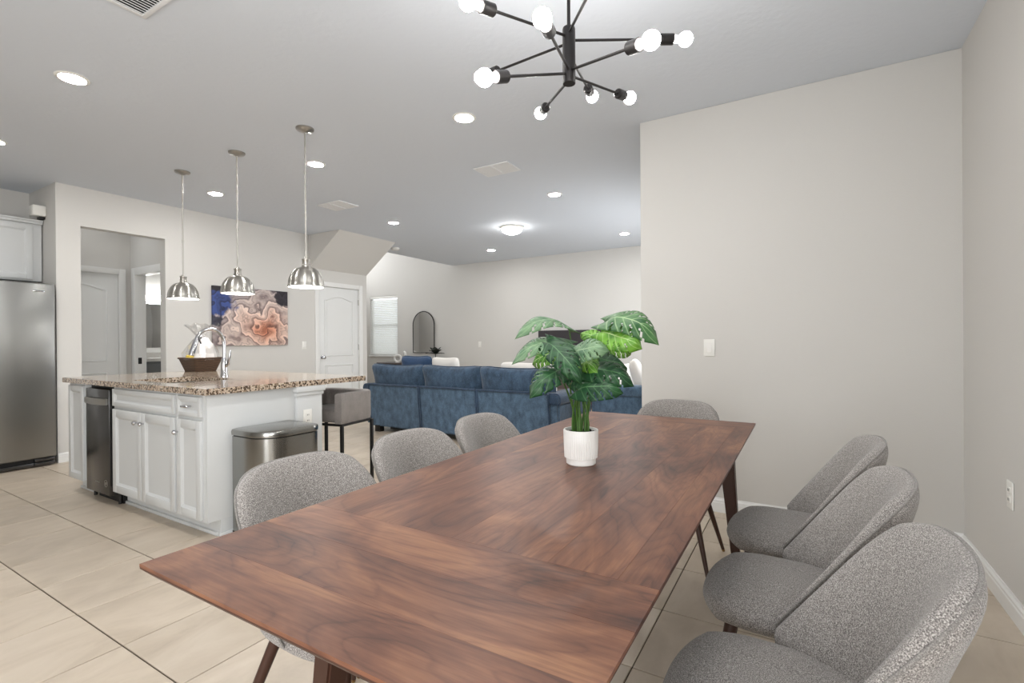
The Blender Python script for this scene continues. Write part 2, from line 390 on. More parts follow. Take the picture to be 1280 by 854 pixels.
def rrect(x0, x1, y0, y1, rads, n=8):
    """rounded rectangle outline; rads for corners (x0y0, x1y0, x1y1, x0y1)"""
    out = []
    for (cx, cy, a0), r in zip(((x0, y0, PI), (x1, y0, 1.5 * PI), (x1, y1, 0), (x0, y1, .5 * PI)), rads):
        sx = 1 if cx == x0 else -1; sy = 1 if cy == y0 else -1
        for i in range(n + 1):
            a = a0 + i / n * PI / 2
            out.append((cx + sx * r + math.cos(a) * r, cy + sy * r + math.sin(a) * r))
    return out
def finish(bm, angle=38):
    bmesh.ops.recalc_face_normals(bm, faces=bm.faces[:])
    me = bpy.data.meshes.new('mesh'); bm.to_mesh(me); bm.free()
    for p in me.polygons: p.use_smooth = True
    me.set_sharp_from_angle(angle=math.radians(angle))
    return me
def obj(name, bm, mat, parent=None, label=None, angle=38, shift=True):
    me = finish(bm, angle) if isinstance(bm, bmesh.types.BMesh) else bm
    if parent is not None and shift:
        w = parent; off = Vector((0, 0, 0))
        while w is not None:
            off += Vector(w.get('_base', (0, 0, 0))); w = w.parent
        if off.length: me.transform(Matrix.Translation(-off))
    me.name = name
    if mat is not None and not me.materials: me.materials.append(MATS[mat] if isinstance(mat, str) else mat)
    o = bpy.data.objects.new(name, me); COL.objects.link(o)
    if parent is not None: o.parent = parent
    if label: o['label'] = label
    return o
def tag(o, label, cat, group=None, kind=None):
    if label: o['label'] = label
    if cat: o['category'] = cat
    if group: o['group'] = group
    if kind: o['kind'] = kind
    return o
def thing(name, label, cat, loc=(0, 0, 0), rotz=0.0, group=None, world=False):
    """Empty at a thing's base; world=True lets its parts be written in room coordinates"""
    o = bpy.data.objects.new(name, None); COL.objects.link(o)
    o.empty_display_size = 0.1
    o.location = loc; o.rotation_euler = (0, 0, rotz)
    if world: o['_base'] = tuple(loc)
    return tag(o, label, cat, group)
def single(name, bm, mat, label, cat, loc, group=None, angle=38):
    """a thing that is one mesh, written in room coordinates, with its origin at its base"""
    me = finish(bm, angle); me.transform(Matrix.Translation(-Vector(loc)))
    o = obj(name, me, mat); o.location = loc
    return tag(o, label, cat, group)
def struct(name, bm, mat, label=None, parent=None, angle=38):
    o = obj(name, bm, mat, parent, angle=angle)
    if parent is None:
        o['kind'] = 'structure'
        if label: o['label'] = label
    return o
def dup(root, loc, rotz, label):
    r = root.copy(); COL.objects.link(r); r.location = loc; r.rotation_euler = (0, 0, rotz); r['label'] = label
    for ch in list(root.children):
        c = ch.copy(); COL.objects.link(c); c.parent = r
        for g in list(ch.children):
            d = g.copy(); COL.objects.link(d); d.parent = c
    return r

# ------------------------------------------------------------------ the room shell
H = 2.743
XR, YB, XE = 0.744, 3.558, -1.022        # right wall, dining wall, its left end
XK, YK, XA = -6.27, 1.846, -6.987        # kitchen wall, its near end, fridge alcove back wall
YF = 8.20                                # far living room wall
YR = -2.60                               # rear wall behind the photographer
YS = 5.80                                # end of the kitchen wall at the foyer
XC = -6.345                              # edge of the ceiling over the two storey foyer

bm = NB(); box(bm, -9.45, 0.87, YR - .12, 8.33, -0.12, -0.006)
floor = struct('floor', bm, 'grout', 'beige square tile floor with dark grout lines')
T = 0.43; TW = 0.4325; TX0, TY0 = -4.425, 0.852; GAP = 0.0026
def tile_mesh(w, d):
    b = NB(); box(b, 0, w, 0, d, -0.006, 0.0, 0.0012, 1)
    me = finish(b); me.materials.append(MATS['floor_tile']); return me
full = tile_mesh(TW - 2 * GAP, T - 2 * GAP)
cells = []
for i in range(-12, 13):
    for j in range(-9, 19):
        x0, y0 = TX0 + i * TW, TY0 + j * T
        if x0 < -9.4 or x0 + TW > 1.2 or y0 < YR - .2 or y0 > 8.25: continue
        c = Vector((x0 + TW / 2, y0 + T / 2, -CAM_H)); z = c.dot(fw)
        px = F_PX * c.dot(rt) / z if z > 0.3 else 9e9
        if x0 + TW <= XR + .02 and y0 + T <= YF + .03 and z > 0.3 and abs(px) < 760: cells.append((z, x0, y0, True))
        else: cells.append((99, x0, y0, False))
cells.sort()
rest = NB()
for k, (z, x0, y0, ok) in enumerate(cells):
    if ok and k < 300:
        o = bpy.data.objects.new('floor_tile', full); COL.objects.link(o); o.parent = floor; o.location = (x0 + GAP, y0 + GAP, 0)
    else:
        box(rest, x0 + GAP, min(x0 + TW - GAP, 0.80), y0 + GAP, min(y0 + T - GAP, YF + .05), -0.006, 0.0)
o = obj('floor_tile_remainder', rest, 'floor_tile', floor); o['kind'] = 'stuff'

bm = NB(); box(bm, -9.45, 0.87, YR - .12, YS, H, H + .14); box(bm, XC, 0.87, YS, 8.33, H, H + .14)
struct('ceiling', bm, 'ceiling_paint', 'pale grey textured ceiling')
bm = NB(); box(bm, XR, XR + .12, -.45, YB, 0, H); box(bm, XR, XR + .12, YR, -2.05, 0, H); box(bm, XR, XR + .12, -2.05, -.45, 0, .70); box(bm, XR, XR + .12, -2.05, -.45, 2.10, H); struct('wall_right', bm, 'wall_paint', 'warm white side wall beside the grey chairs')
bm = NB(); box(bm, XE, XR + .12, YB, YB + .12, 0, H, 0.006); struct('wall_dining', bm, 'wall_paint', 'warm white wall behind the dining table')
bm = NB(); box(bm, XE, XE + .12, YB + .12, 5.15, 0, H); box(bm, XE, XE + .12, 7.35, YF, 0, H); box(bm, XE, XE + .12, 5.15, 7.35, 0, .70); box(bm, XE, XE + .12, 5.15, 7.35, 2.10, H); struct('wall_living_side', bm, 'wall_paint', 'warm white living room side wall behind the dining wall')
# kitchen wall with the hall doorway
DY0, DY1, DZ = 2.037, 2.800, 2.352
CY0, CY1, CZ = 4.857, 5.640, 2.015        # closet door slab opening
bm = NB()
box(bm, XK - .12, XK, YK, DY0, 0, H); box(bm, XK - .12, XK, DY0, DY1, DZ, H); box(bm, XK - .12, XK, DY1, CY0, 0, H)
box(bm, XK - .12, XK, CY0, CY1, CZ, H); box(bm, XK - .12, XK, CY1, YS, 0, H)
struct('wall_kitchen', bm, 'wall_paint', 'warm white wall holding the hall doorway, the picture and the closet door')
bm = NB(); box(bm, XA - .12, XK - .12, YK, YK + .12, 0, H); struct('wall_alcove_side', bm, 'wall_paint', 'side wall of the fridge alcove')
bm = NB(); box(bm, XA - .12, XA, YR, YK, 0, H); struct('wall_left', bm, 'wall_paint', 'wall behind the refrigerator and upper cabinet')
# far wall with window, runs on into the two storey foyer
WX0, WX1, WZ0, WZ1 = -8.745, -7.885, 0.845, 2.205
bm = NB()
box(bm, -9.45, WX0, YF, YF + .13, 0, 5.2); box(bm, WX1, XR + .12, YF, YF + .13, 0, 5.2)
box(bm, WX0, WX1, YF, YF + .13, 0, WZ0); box(bm, WX0, WX1, YF, YF + .13, WZ1, 5.2)
struct('wall_far', bm, 'wall_paint', 'far warm white wall with the window and the arched mirror')
bm = NB(); box(bm, -9.45, -9.33, YS, 6.2, 0, 5.2); box(bm, -9.45, -9.33, 7.8, YF, 0, 5.2); box(bm, -9.45, -9.33, 6.2, 7.8, 0, 2.6); box(bm, -9.45, -9.33, 6.2, 7.8, 4.2, 5.2); struct('wall_foyer', bm, 'wall_paint', 'outer wall of the foyer')
bm = NB(); box(bm, -9.45, XK - .12, YS - .12, YS, 0, 5.2); struct('wall_stair', bm, 'wall_paint', 'wall beside the stairs')
bm = NB(); box(bm, XC, XC + .12, YS, YF, H + .14, 5.2); box(bm, XC + .001, XK, YS - .12, YS, H + .14, 5.2); struct('wall_upper', bm, 'wall_paint', 'upper storey wall over the foyer edge')
bm = NB(); box(bm, -9.45, XC + .12, YS - .12, 8.33, 5.2, 5.3); struct('ceiling_foyer', bm, 'ceiling_paint', 'high foyer ceiling')
# rear wall with a patio door opening added for light (behind the photographer)
bm = NB()
box(bm, XA, -1.25, YR - .12, YR, 0, H); box(bm, 0.55, XR + .12, YR - .12, YR, 0, H); box(bm, -1.25, 0.55, YR - .12, YR, 2.15, H)
struct('wall_rear', bm, 'wall_paint', 'rear wall with the added patio door opening')
bm = NB()
for x in (-1.22, -.37, 0.50): box(bm, x - .03, x + .05, YR - .10, YR - .04, 0.0, 2.15)
box(bm, -1.17, 0.47, YR - .10, YR - .04, 0.0, 0.06); box(bm, -1.17, 0.47, YR - .10, YR - .04, 2.09, 2.15)
dr = struct('added_patio_door', bm, 'trim_white', 'unseen white framed glazed patio door added for light behind the photographer')  # unseen door, added to let the rear fill light in
for nm, x, y0, y1, z0, z1, lb in (('added_window_side', XR + .05, -2.05, -.45, .70, 2.10, 'unseen white framed window added for light in the side wall behind the photographer'), ('added_window_living', XE + .05, 5.15, 7.35, .70, 2.10, 'unseen white framed window added for light in the living room side wall'), ('added_window_foyer', -9.40, 6.2, 7.8, 2.6, 4.2, 'unseen white framed high window added for light in the foyer')):  # unseen windows, added as openings for the fill lights
    bm = NB(); ym = (y0 + y1) / 2
    for y in (y0, y1 - .04, ym - .02): box(bm, x, x + .03, y, y + .04, z0, z1)
    for z in (z0, z1 - .04): box(bm, x, x + .03, y0 + .04, y1 - .04, z, z + .04)
    struct(nm, bm, 'trim_white', lb)
# stair soffit: a sloping bulkhead over the closet door
bm = NB(); prism(bm, [(XK - .01, 2.252), (-5.592, H + .01), (XK - .01, H + .01)], 'y', 4.70, YS)
struct('wall_stair_soffit', bm, 'wall_paint', 'sloping underside of the stairs above the closet door')

# hall behind the doorway, and the lit bathroom beyond it
HX, HY = -7.40, 2.905
bm = NB(); box(bm, HX - .12, HX, YK + .12, HY + .12, 0, H); struct('wall_hall_back', bm, 'wall_paint', 'hall wall with the white panel door')
BX0, BX1, BZ = -7.27, -6.45, 2.035
bm = NB(); box(bm, HX, BX0, HY, HY + .1, 0, H); box(bm, BX1, XK - .12, HY, HY + .1, 0, H); box(bm, BX0, BX1, HY, HY + .1, BZ, H)
struct('wall_hall_side', bm, 'wall_paint', 'hall wall with the bathroom doorway')
bm = NB(); box(bm, -8.6, XK - .12, 4.35, 4.45, 0, H); struct('wall_bath_back', bm, 'wall_paint', 'bathroom wall behind the vanity')
bm = NB(); box(bm, -8.6, -8.5, HY + .12, 4.35, 0, H); box(bm, -8.5, HX - .12, HY + .02, HY + .12, 0, H); struct('wall_bath_side', bm, 'wall_paint', 'bathroom side wall')

# baseboards
def baseboard(name, segs, label):
    b = NB()
    for (x0, y0, x1, y1, nx, ny) in segs:
        prof = [(0, 0), (.016, 0), (.016, .062), (.013, .068), (.013, .078), (.007, .086), (.005, .094), (0, .094)]
        d = Vector((x1 - x0, y1 - y0, 0)); n = Vector((nx, ny, 0))
        A = [b.verts.new(Vector((x0, y0, 0)) + n * p + Vector((0, 0, z))) for p, z in prof]
        B = [b.verts.new(Vector((x0, y0, 0)) + d + n * p + Vector((0, 0, z))) for p, z in prof]
        k = len(prof)
        for i in range(k): b.faces.new((A[i], A[(i + 1) % k], B[(i + 1) % k], B[i]))
        b.faces.new(A[::-1]); b.faces.new(B)
    struct(name, b, 'trim_white', label, angle=20)
baseboard('baseboard_right', [(XR, YR, XR, YB, -1, 0)], 'white moulded baseboard along the side wall')
baseboard('baseboard_dining', [(XE, YB, XR, YB, 0, -1)], 'white moulded baseboard along the dining wall')
baseboard('baseboard_kitchen', [(XK, YK, XK, DY0, 1, 0), (XK, DY1, XK, CY0 - .07, 1, 0)], 'white baseboard along the kitchen wall')
baseboard('baseboard_far', [(-9.33, YF, XE, YF, 0, -1)], 'white baseboard along the far wall')

# ---- window with blind
wb = NB()
for x in (WX0, WX1 - .04): box(wb, x, x + .04, YF + .05, YF + .09, WZ0, WZ1)
for z in (WZ0, WZ1 - .04, (WZ0 + WZ1) / 2 - .02): box(wb, WX0, WX1, YF + .05, YF + .09, z, z + .04)
win = struct('window_1', wb, 'trim_white', 'white sash window with horizontal blinds on the far wall')
bm = NB(); box(bm, WX0 + .02, WX1 - .02, YF + .066, YF + .070, WZ0 + .02, WZ1 - .02); obj('pane', bm, 'window_glass', win)
bm = NB(); box(bm, WX0 - .03, WX1 + .03, YF - .035, YF + .05, WZ0 - .03, WZ0 + .002, .004); obj('window_sill', bm, 'trim_white', win)
bm = NB(); box(bm, WX0 + .006, WX1 - .006, YF + .002, YF + .045, WZ1 - .055, WZ1 - .004, .004); obj('head_rail', bm, 'plastic_white', win)
bm = NB(); box(bm, WX0 + .01, WX1 - .01, YF + .008, YF + .04, WZ0 + .012, WZ0 + .034, .004); obj('bottom_rail', bm, 'plastic_white', win)
sl = None
for i in range(30):
    z = WZ0 + .06 + i * .0412
    if sl is None:
        b = NB(); t = math.radians(50)
        vs = []
        for s in (-1, 1):
            for h in (-.0015, .0015):
                vs.append((s * .024 * math.cos(t), s * .024 * math.sin(t) + h))
        prism(b, [vs[0], vs[2], vs[3], vs[1]], 'x', 0.0, WX1 - WX0 - .024)
        o = obj('slat', b, 'blind_slat', win, shift=False); sl = o.data
    else:
        o = bpy.data.objects.new('slat', sl); COL.objects.link(o); o.parent = win
    o.location = (WX0 + .012, YF + .025, z)

# ---- doors
def panel_door(name, y0, y1, z1, x, label, lever=None):
    """closed two panel door with an arched upper panel in a wall facing +X; x = wall face"""
    xs = x - .02
    b = NB(); box(b, xs - .035, xs, y0 + .007, y1 - .007, 0.008, z1 - .007, .002)
    d = struct(name, b, 'door_white', label)
    w = y1 - y0; a, c = y0 + .16 * w, y1 - .16 * w
    def outline(z0, zt, arch):
        pts = [(a, z0), (c, z0)]
        if arch:
            for i in range(17):
                s = i / 16; y = c + (a - c) * s
                pts.append((y, zt - .06 + .06 * math.sin(PI * s) ** 1.5))
        else: pts += [(c, zt), (a, zt)]
        return pts
    for z0, zt, arch in ((.24, .80, False), (.95, z1 - .15, True)):
        pl = outline(z0, zt, arch)
        b = NB(); tube(b, [(xs + .001, p[0], p[1]) for p in pl], .011, 8, closed=True); obj('panel_moulding', b, 'door_white', d)
        cy, cz = (a + c) / 2, (z0 + zt) / 2
        b = NB(); prism(b, [(cy + (p[0] - cy) * .86, cz + (p[1] - cz) * .93) for p in pl], 'x', xs - .001, xs + .005); obj('panel', b, 'door_white', d)
    b = NB()
    for p, q in ((y0 - .065, y0 + .004), (y1 - .004, y1 + .065)): box(b, x - .119, x + .014, p, q, 0, z1 + .065, .003)
    box(b, x - .119, x + .014, y0 + .004, y1 - .004, z1 - .004, z1 + .065, .003)
    obj('door_casing', b, 'trim_white', d)
    return d, xs
d1, xs = panel_door('door_1', CY0, CY1, CZ, XK, 'white arched panel closet door under the stair soffit')
b = NB(); lathe(b, [(.026, 0), (.028, .006), (.014, .012), (.011, .03), (.022, .038), (.028, .05), (.024, .062), (.008, .066)], (xs, 4.93, .93), 20, (1, 0, 0)); obj('door_knob', b, 'chrome', d1)
for z in (.25, 1.075, 1.80):
    b = NB(); cyl(b, (xs + .008, CY1 - .004, z - .045), (xs + .008, CY1 - .004, z + .045), .009, n=10); obj('hinge', b, 'satin_nickel', d1)
d2, _ = panel_door('door_2', 1.985, 2.775, 2.03, HX + .028, 'white panel door inside the hall')
# bathroom doorway casing
b = NB()
box(b, BX0 - .08, BX0 + .012, HY - .014, HY + .112, 0, BZ + .08, .003); box(b, BX1 - .012, BX1 + .03, HY - .014, HY + .112, 0, BZ + .08, .003); box(b, BX0 + .012, BX1 - .012, HY - .014, HY + .112, BZ - .012, BZ + .08, .003)
trm = struct('trim_1', b, 'trim_white', 'white casing of the bathroom doorway')
b = NB(); box(b, BX0 + .010, BX0 + .015, HY + .02, HY + .06, .90, .98, .001); obj('strike_plate', b, 'metal_black', trm)

# bathroom vanity seen through the doorway
VX = -8.50
van = thing('bathroom_vanity', 'grey bathroom vanity with pale top seen through the hall doorway', 'vanity', (-8.25, 3.7, 0), world=True)
b = NB(); box(b, VX + .002, -8.03, 3.08, 4.32, 0, .90, .003); obj('body', b, 'vanity_gray', van)
b = NB(); box(b, VX + .002, -8.00, 3.06, 4.34, .90, .945, .004); obj('top', b, 'ceramic_white', van)
for y in (3.10, 3.71):
    b = NB(); box(b, -8.029, -8.01, y, y + .59, .12, .86, .003); dd = obj('door', b, 'vanity_gray', van)
    b = NB(); box(b, -8.009, -8.004, y + .06, y + .53, .20, .78, .002); obj('panel', b, 'vanity_gray', dd)
b = NB(); box(b, VX + .001, VX + .014, 3.15, 4.25, 1.02, 1.76, .003); single('wall_mirror', b, 'mirror_glass', 'frameless bathroom mirror above the vanity', 'mirror', (VX + .01, 3.7, 1.02))
bl = thing('vanity_light', 'glowing white bathroom light bar above the mirror', 'light', (VX + .01, 3.7, 1.80), world=True)
b = NB(); box(b, VX + .001, VX + .025, 3.25, 4.15, 1.80, 1.88, .004); obj('back_plate', b, 'chrome', bl)
b = NB(); box(b, VX + .026, VX + .10, 3.27, 4.13, 1.795, 1.885, .02, 3); obj('diffuser', b, 'bath_light_glow', bl)

# ------------------------------------------------------------------ refrigerator and cabinet over it
fr = thing('refrigerator', 'tall stainless steel refrigerator in the alcove beside the doorway', 'refrigerator', (-6.55, 1.36, 0), world=True)
FX = -6.20
b = NB(); box(b, XA + .04, FX - .075, .905, 1.818, .03, 1.735, .006); obj('body', b, 'stainless_dark', fr)
b = NB(); box(b, FX - .07, FX, 1.372, 1.820, .085, 1.742, .014, 3); dr_ = obj('door', b, 'stainless', fr)
b = NB(); box(b, FX, FX + .003, 1.66, 1.74, 1.655, 1.672, .001); obj('logo_plate', b, 'chrome', dr_)
b = NB(); box(b, FX - .07, FX, .903, 1.366, .085, 1.742, .014, 3); d_ = obj('door', b, 'stainless', fr)
b = NB(); tube(b, [(FX, 1.30, .62), (FX + .05, 1.30, .66), (FX + .05, 1.30, 1.46), (FX, 1.30, 1.50)], .012, 10); obj('handle', b, 'stainless', d_)
b = NB(); box(b, FX - .09, FX - .05, .91, 1.81, .012, .082); obj('kick_plate', b, 'black_gap', fr)
b = NB(); box(b, FX - .05, FX - .022, .91, 1.66, .012, .045, .003); obj('grille', b, 'stainless_dark', fr)
b = NB(); box(b, FX - .05, FX - .012, 1.665, 1.812, .012, .045, .003); box(b, FX - .05, FX - .016, 1.665, 1.812, .052, .078, .003); obj('hinge_cover', b, 'stainless_dark', fr)

uc = thing('upper_cabinet', 'white wall cabinet above the refrigerator', 'cabinet', (-6.80, 1.36, 1.79), world=True)
UX = -6.60
b = NB(); box(b, XA + .002, UX, .90, 1.834, 1.79, 2.36, .002); obj('body', b, 'cabinet_white', uc)
b = NB(); box(b, XA + .002, UX + .022, .90, 1.838, 2.36, 2.385, .003); box(b, XA + .002, UX + .03, .90, 1.840, 2.385, 2.402, .003); obj('crown_moulding', b, 'cabinet_white', uc)
def cab_door(parent, name, axis, p0, p1, z0, z1, face, rail=.055, th=.018, inward=1, mat='cabinet_white'):
    """framed door; axis 'x': face at Y=face looking to -Y; axis 'y': face at X=face looking to +X"""
    b = NB()
    def bx(a0, a1, c0, c1, d0, d1, bv=.002):
        if axis == 'x': box(b, a0, a1, face - d1, face - d0, c0, c1, bv)
        else: box(b, face + d0, face + d1, a0, a1, c0, c1, bv)
    bx(p0, p0 + rail, z0, z1, 0, th); bx(p1 - rail, p1, z0, z1, 0, th)
    bx(p0 + rail, p1 - rail, z0, z0 + rail, 0, th); bx(p0 + rail, p1 - rail, z1 - rail, z1, 0, th)
    d = obj(name, b, mat, parent)
    b = NB(); k = .014      # sloped inner bead + recessed panel
    q = [(p0 + rail, z0 + rail), (p1 - rail, z0 + rail), (p1 - rail, z1 - rail), (p0 + rail, z1 - rail)]
    q2 = [(p0 + rail + k, z0 + rail + k), (p1 - rail - k, z0 + rail + k), (p1 - rail - k, z1 - rail - k), (p0 + rail + k, z1 - rail - k)]
    def V(p, dep): return b.verts.new((p[0], face - dep, p[1]) if axis == 'x' else (face + dep, p[0], p[1]))
    A = [V(p, th - .003) for p in q]; B = [V(p, .006) for p in q2]
    for i in range(4): b.faces.new((A[i], A[(i + 1) % 4], B[(i + 1) % 4], B[i]))
    b.faces.new(B)
    obj('panel', b, mat, d, angle=20)
    return d
for y0, y1 in ((.93, 1.345), (1.355, 1.765)): cab_door(uc, 'door', 'y', y0, y1, 1.805, 2.345, UX, .05)
al = thing('alarm_siren', 'small white box mounted on the alcove wall above the cabinet', 'alarm box', (-6.58, 1.80, 2.43), world=True)
b = NB(); box(b, -6.62, -6.50, 1.742, YK - .001, 2.435, 2.540, .012, 3); obj('housing', b, 'plastic_white', al)
b = NB(); box(b, -6.61, -6.53, 1.80, YK - .001, 2.412, 2.434, .004); obj('bracket', b, 'metal_black', al)

# ------------------------------------------------------------------ kitchen island
IY = 1.560                     # cabinet front face
IYB = 2.140                    # back of cabinets / front of the knee wall
IX0, IX1 = -5.03, -3.02
def base_cab(name, x0, x1, label, sink=False):
    t = thing(name, label, 'cabinet', ((x0 + x1) / 2, 1.85, 0), world=True)
    b = NB()
    if sink: box(b, x0, x1, IY, IYB, .10, .685, .001); box(b, x0, x1, IY, IY + .09, .685, .855, .001)
    else: box(b, x0, x1, IY, IYB, .10, .855, .001)
    obj('body', b, 'cabinet_white', t)
    b = NB(); box(b, x0, x1, IY + .075, IYB, 0, .10)
    obj('toe_kick', b, 'cabinet_white', t)
    b = NB(); box(b, x0, x1, IY + .060, IY + .075, 0, .022, .004); obj('shoe_moulding', b, 'cabinet_white', t)
    return t
def knob(parent, x, z):
    b = NB(); lathe(b, [(.006, 0), (.006, .012), (.013, .017), (.015, .024), (.010, .030), (.002, .031)], (x, IY - .018, z), 18, (0, -1, 0)); obj('knob', b, 'chrome', parent)
t = base_cab('narrow_cabinet', IX0, -4.722, 'narrow white island cabinet left of the dishwasher')
cab_door(t, 'door', 'x', IX0 + .02, -4.735, .115, .84, IY, .045)
t = base_cab('sink_cabinet', -4.240, -3.350, 'white island sink cabinet with two doors and a false drawer front', sink=True)
cab_door(t, 'drawer_front', 'x', -4.228, -3.366, .722, .842, IY, .03)
a = cab_door(t, 'door', 'x', -4.228, -3.802, .112, .700, IY); knob(a, -3.845, .632)
a = cab_door(t, 'door', 'x', -3.796, -3.366, .112, .700, IY); knob(a, -3.758, .632)
t = base_cab('drawer_cabinet', -3.350, IX1 - .016, 'narrow white island cabinet with one drawer at the table end')
a = cab_door(t, 'drawer', 'x', -3.336, -3.062, .722, .842, IY, .026)
b = NB(); tube(b, [(-3.235, IY - .018, .782), (-3.235, IY - .038, .782), (-3.215, IY - .043, .782), (-3.185, IY - .043, .782), (-3.165, IY - .038, .782), (-3.165, IY - .018, .782)], .006, 10); obj('handle', b, 'chrome', a)
a = cab_door(t, 'door', 'x', -3.336, -3.062, .112, .700, IY, .05); knob(a, -3.318, .618)
# end panel, knee wall and corner post
b = NB(); box(b, IX1 - .015, IX1, IY + .001, IYB, .10, .855, .001); box(b, IX1 - .015, IX1, IY + .076, IYB, 0, .10); obj('end_panel', b, 'cabinet_white', t)
b = NB(); box(b, IX1 - .014, IX1 + .012, IY + .066, IYB, 0, .022, .004); obj('shoe_moulding', b, 'cabinet_white', t)
ip = thing('island_knee_wall', 'white island knee wall with corner post carrying the counter overhang', 'island', (-4.0, 2.2, 0), world=True)
b = NB(); box(b, IX0, IX1 - .02, IYB + .001, 2.335, 0, .855); obj('knee_wall', b, 'cabinet_white', ip)
b = NB(); box(b, IX1 - .20, IX1 + .022, IYB + .002, 2.345, 0, .790, .002); obj('corner_post', b, 'cabinet_white', ip)
b = NB(); box(b, IX1 - .205, IX1 + .032, IYB - .006, 2.355, .790, .815, .006); box(b, IX1 - .21, IX1 + .042, IYB - .012, 2.365, .815, .856, .008); obj('post_capital', b, 'cabinet_white', ip)
b = NB(); box(b, IX1 - .2, IX1 + .034, IYB + .001, 2.357, 0, .09, .004); obj('post_base', b, 'cabinet_white', ip)
def duplex(name, label, cat, origin, n_axis, loc_w, kind='outlet'):
    """wall plate; n_axis gives the outward normal ('x+','x-','y-'), loc_w its centre on the surface"""
    t = thing(name, label, cat, loc_w)
    t.rotation_euler = (0, 0, {'x+': PI / 2, 'x-': -PI / 2, 'y-': 0}[n_axis])
    b = NB(); box(b, -.036, .036, -.006, 0, -.058, .058, .004, 3); obj('plate', b, 'plastic_white', t)
    if kind == 'outlet':
        for z in (-.02, .02):
            b = NB(); prism(b, rrect(-.015, .015, z - .014, z + .014, (.007,) * 4, 4), 'y', -.0085, -.0055); q = obj('socket', b, 'plastic_white', t)
            b = NB(); box(b, -.007, -.004, -.0092, -.0084, z - .005, z + .006); box(b, .004, .007, -.0092, -.0084, z - .005, z + .006); obj('slots', b, 'metal_black', q)
    else:
        b = NB(); box(b, -.017, .017, -.008, -.005, -.034, .034, .001); obj('bezel', b, 'plastic_white', t)
        b = NB(); prism(b, [(-.0075, -.031), (-.0115, -.031), (-.0082, .031), (-.0075, .031)], 'x', -.0145, .0145); obj('rocker', b, 'ceramic_white', t)
    return t
duplex('outlet', 'white outlet on the island corner post', 'outlet', None, 'x+', (IX1 + .0225, 2.222, .635))
# dishwasher
dw = thing('dishwasher', 'black stainless dishwasher built into the island', 'dishwasher', (-4.48, 1.8, 0), world=True)
b = NB(); box(b, -4.712, -4.250, IY + .03, IYB, .10, .853); obj('body', b, 'black_gap', dw)
b = NB(); box(b, -4.665, -4.270, IY - .022, IY + .03, .070, .832, .006, 2); dd = obj('door', b, 'stainless_dark', dw)
b = NB(); hp = []
for k_ in range(13):
    q_ = k_ / 12; hp.append((-4.655 + q_ * .375, IY - .034 - .022 * math.sin(PI * q_) ** .6))
hq = [(x, y + .012) for x, y in hp][::-1]
prism(b, hp + hq, 'z', .722, .768); bmesh.ops.bevel(b, geom=[e for e in b.edges if e.calc_face_angle(0) > 1.0], offset=.004, segments=2, affect='EDGES')
box(b, -4.652, -4.640, IY - .036, IY - .022, .725, .765); box(b, -4.295, -4.283, IY - .036, IY - .022, .725, .765)
obj('handle', b, 'satin_nickel', dd)
b = NB(); lathe(b, [(.026, 0), (.026, .0012), (.022, .0012), (.022, .0004)], (-4.325, IY - .0222, .155), 28, (0, -1, 0), cap=False); lathe(b, [(.011, 0), (.011, .001), (.0, .001)], (-4.325, IY - .0222, .155), 20, (0, -1, 0)); obj('badge', b, 'satin_nickel', dd)
b = NB()
for i in range(6): box(b, -4.50 + i * .011, -4.493 + i * .011, IY - .0232, IY - .022, .146, .154)
obj('brand_mark', b, 'satin_nickel', dd)
b = NB(); box(b, -4.66, -4.250, IY + .055, IY + .12, .0, .098); obj('toe_panel', b, 'black_gap', dw)
for x in (-4.695, -4.275):
    b = NB(); cyl(b, (x, IY + .045, 0), (x, IY + .045, .1), .012, n=10); obj('foot', b, 'metal_black', dw)
# countertop with the sink cut-out
CX0, CX1, CYF, CYB, CT = -5.10, -2.985, 1.533, 2.745, .895
SX0, SX1, SY0, SY1 = -4.225, -3.62, 1.66, 2.07
b = NB()
xs_ = [CX0, SX0, SX1, CX1]; ys_ = [CYF, SY0, SY1, CYB]
gt = [[b.verts.new((x, y, CT)) for y in ys_] for x in xs_]; gb = [[b.verts.new((x, y, CT - .038)) for y in ys_] for x in xs_]
for i in range(3):
    for j in range(3):
        if i == 1 and j == 1: continue
        b.faces.new((gt[i][j], gt[i + 1][j], gt[i + 1][j + 1], gt[i][j + 1])); b.faces.new((gb[i][j], gb[i][j + 1], gb[i + 1][j + 1], gb[i + 1][j]))
for i in range(3):
    for g in (0, 3):
        b.faces.new((gt[i][g], gt[i + 1][g], gb[i + 1][g], gb[i][g])); b.faces.new((gt[g][i], gt[g][i + 1], gb[g][i + 1], gb[g][i]))
b.faces.new((gt[1][1], gt[2][1], gb[2][1], gb[1][1])); b.faces.new((gt[1][2], gt[2][2], gb[2][2], gb[1][2])); b.faces.new((gt[1][1], gt[1][2], gb[1][2], gb[1][1])); b.faces.new((gt[2][1], gt[2][2], gb[2][2], gb[2][1]))
bmesh.ops.recalc_face_normals(b, faces=b.faces[:])
single('countertop', b, 'granite', 'speckled tan and brown granite island countertop', 'countertop', (-4.04, 2.14, CT - .038))
sk = thing('kitchen_sink', 'stainless undermount sink set in the granite countertop', 'sink', (-3.922, 1.865, CT - .2), world=True)
b = NB(); bot = [(SX0, SY0), (SX1, SY0), (SX1, SY1), (SX0, SY1)]
A = [b.verts.new((p[0], p[1], CT - .0385)) for p in bot]; B = [b.verts.new((p[0] * .98 + -3.922 * .02, p[1] * .98 + 1.865 * .02, CT - .20)) for p in bot]
for i in range(4): b.faces.new((A[i], A[(i + 1) % 4], B[(i + 1) % 4], B[i]))
b.faces.new(B); obj('basin', b, 'stainless', sk, angle=20)
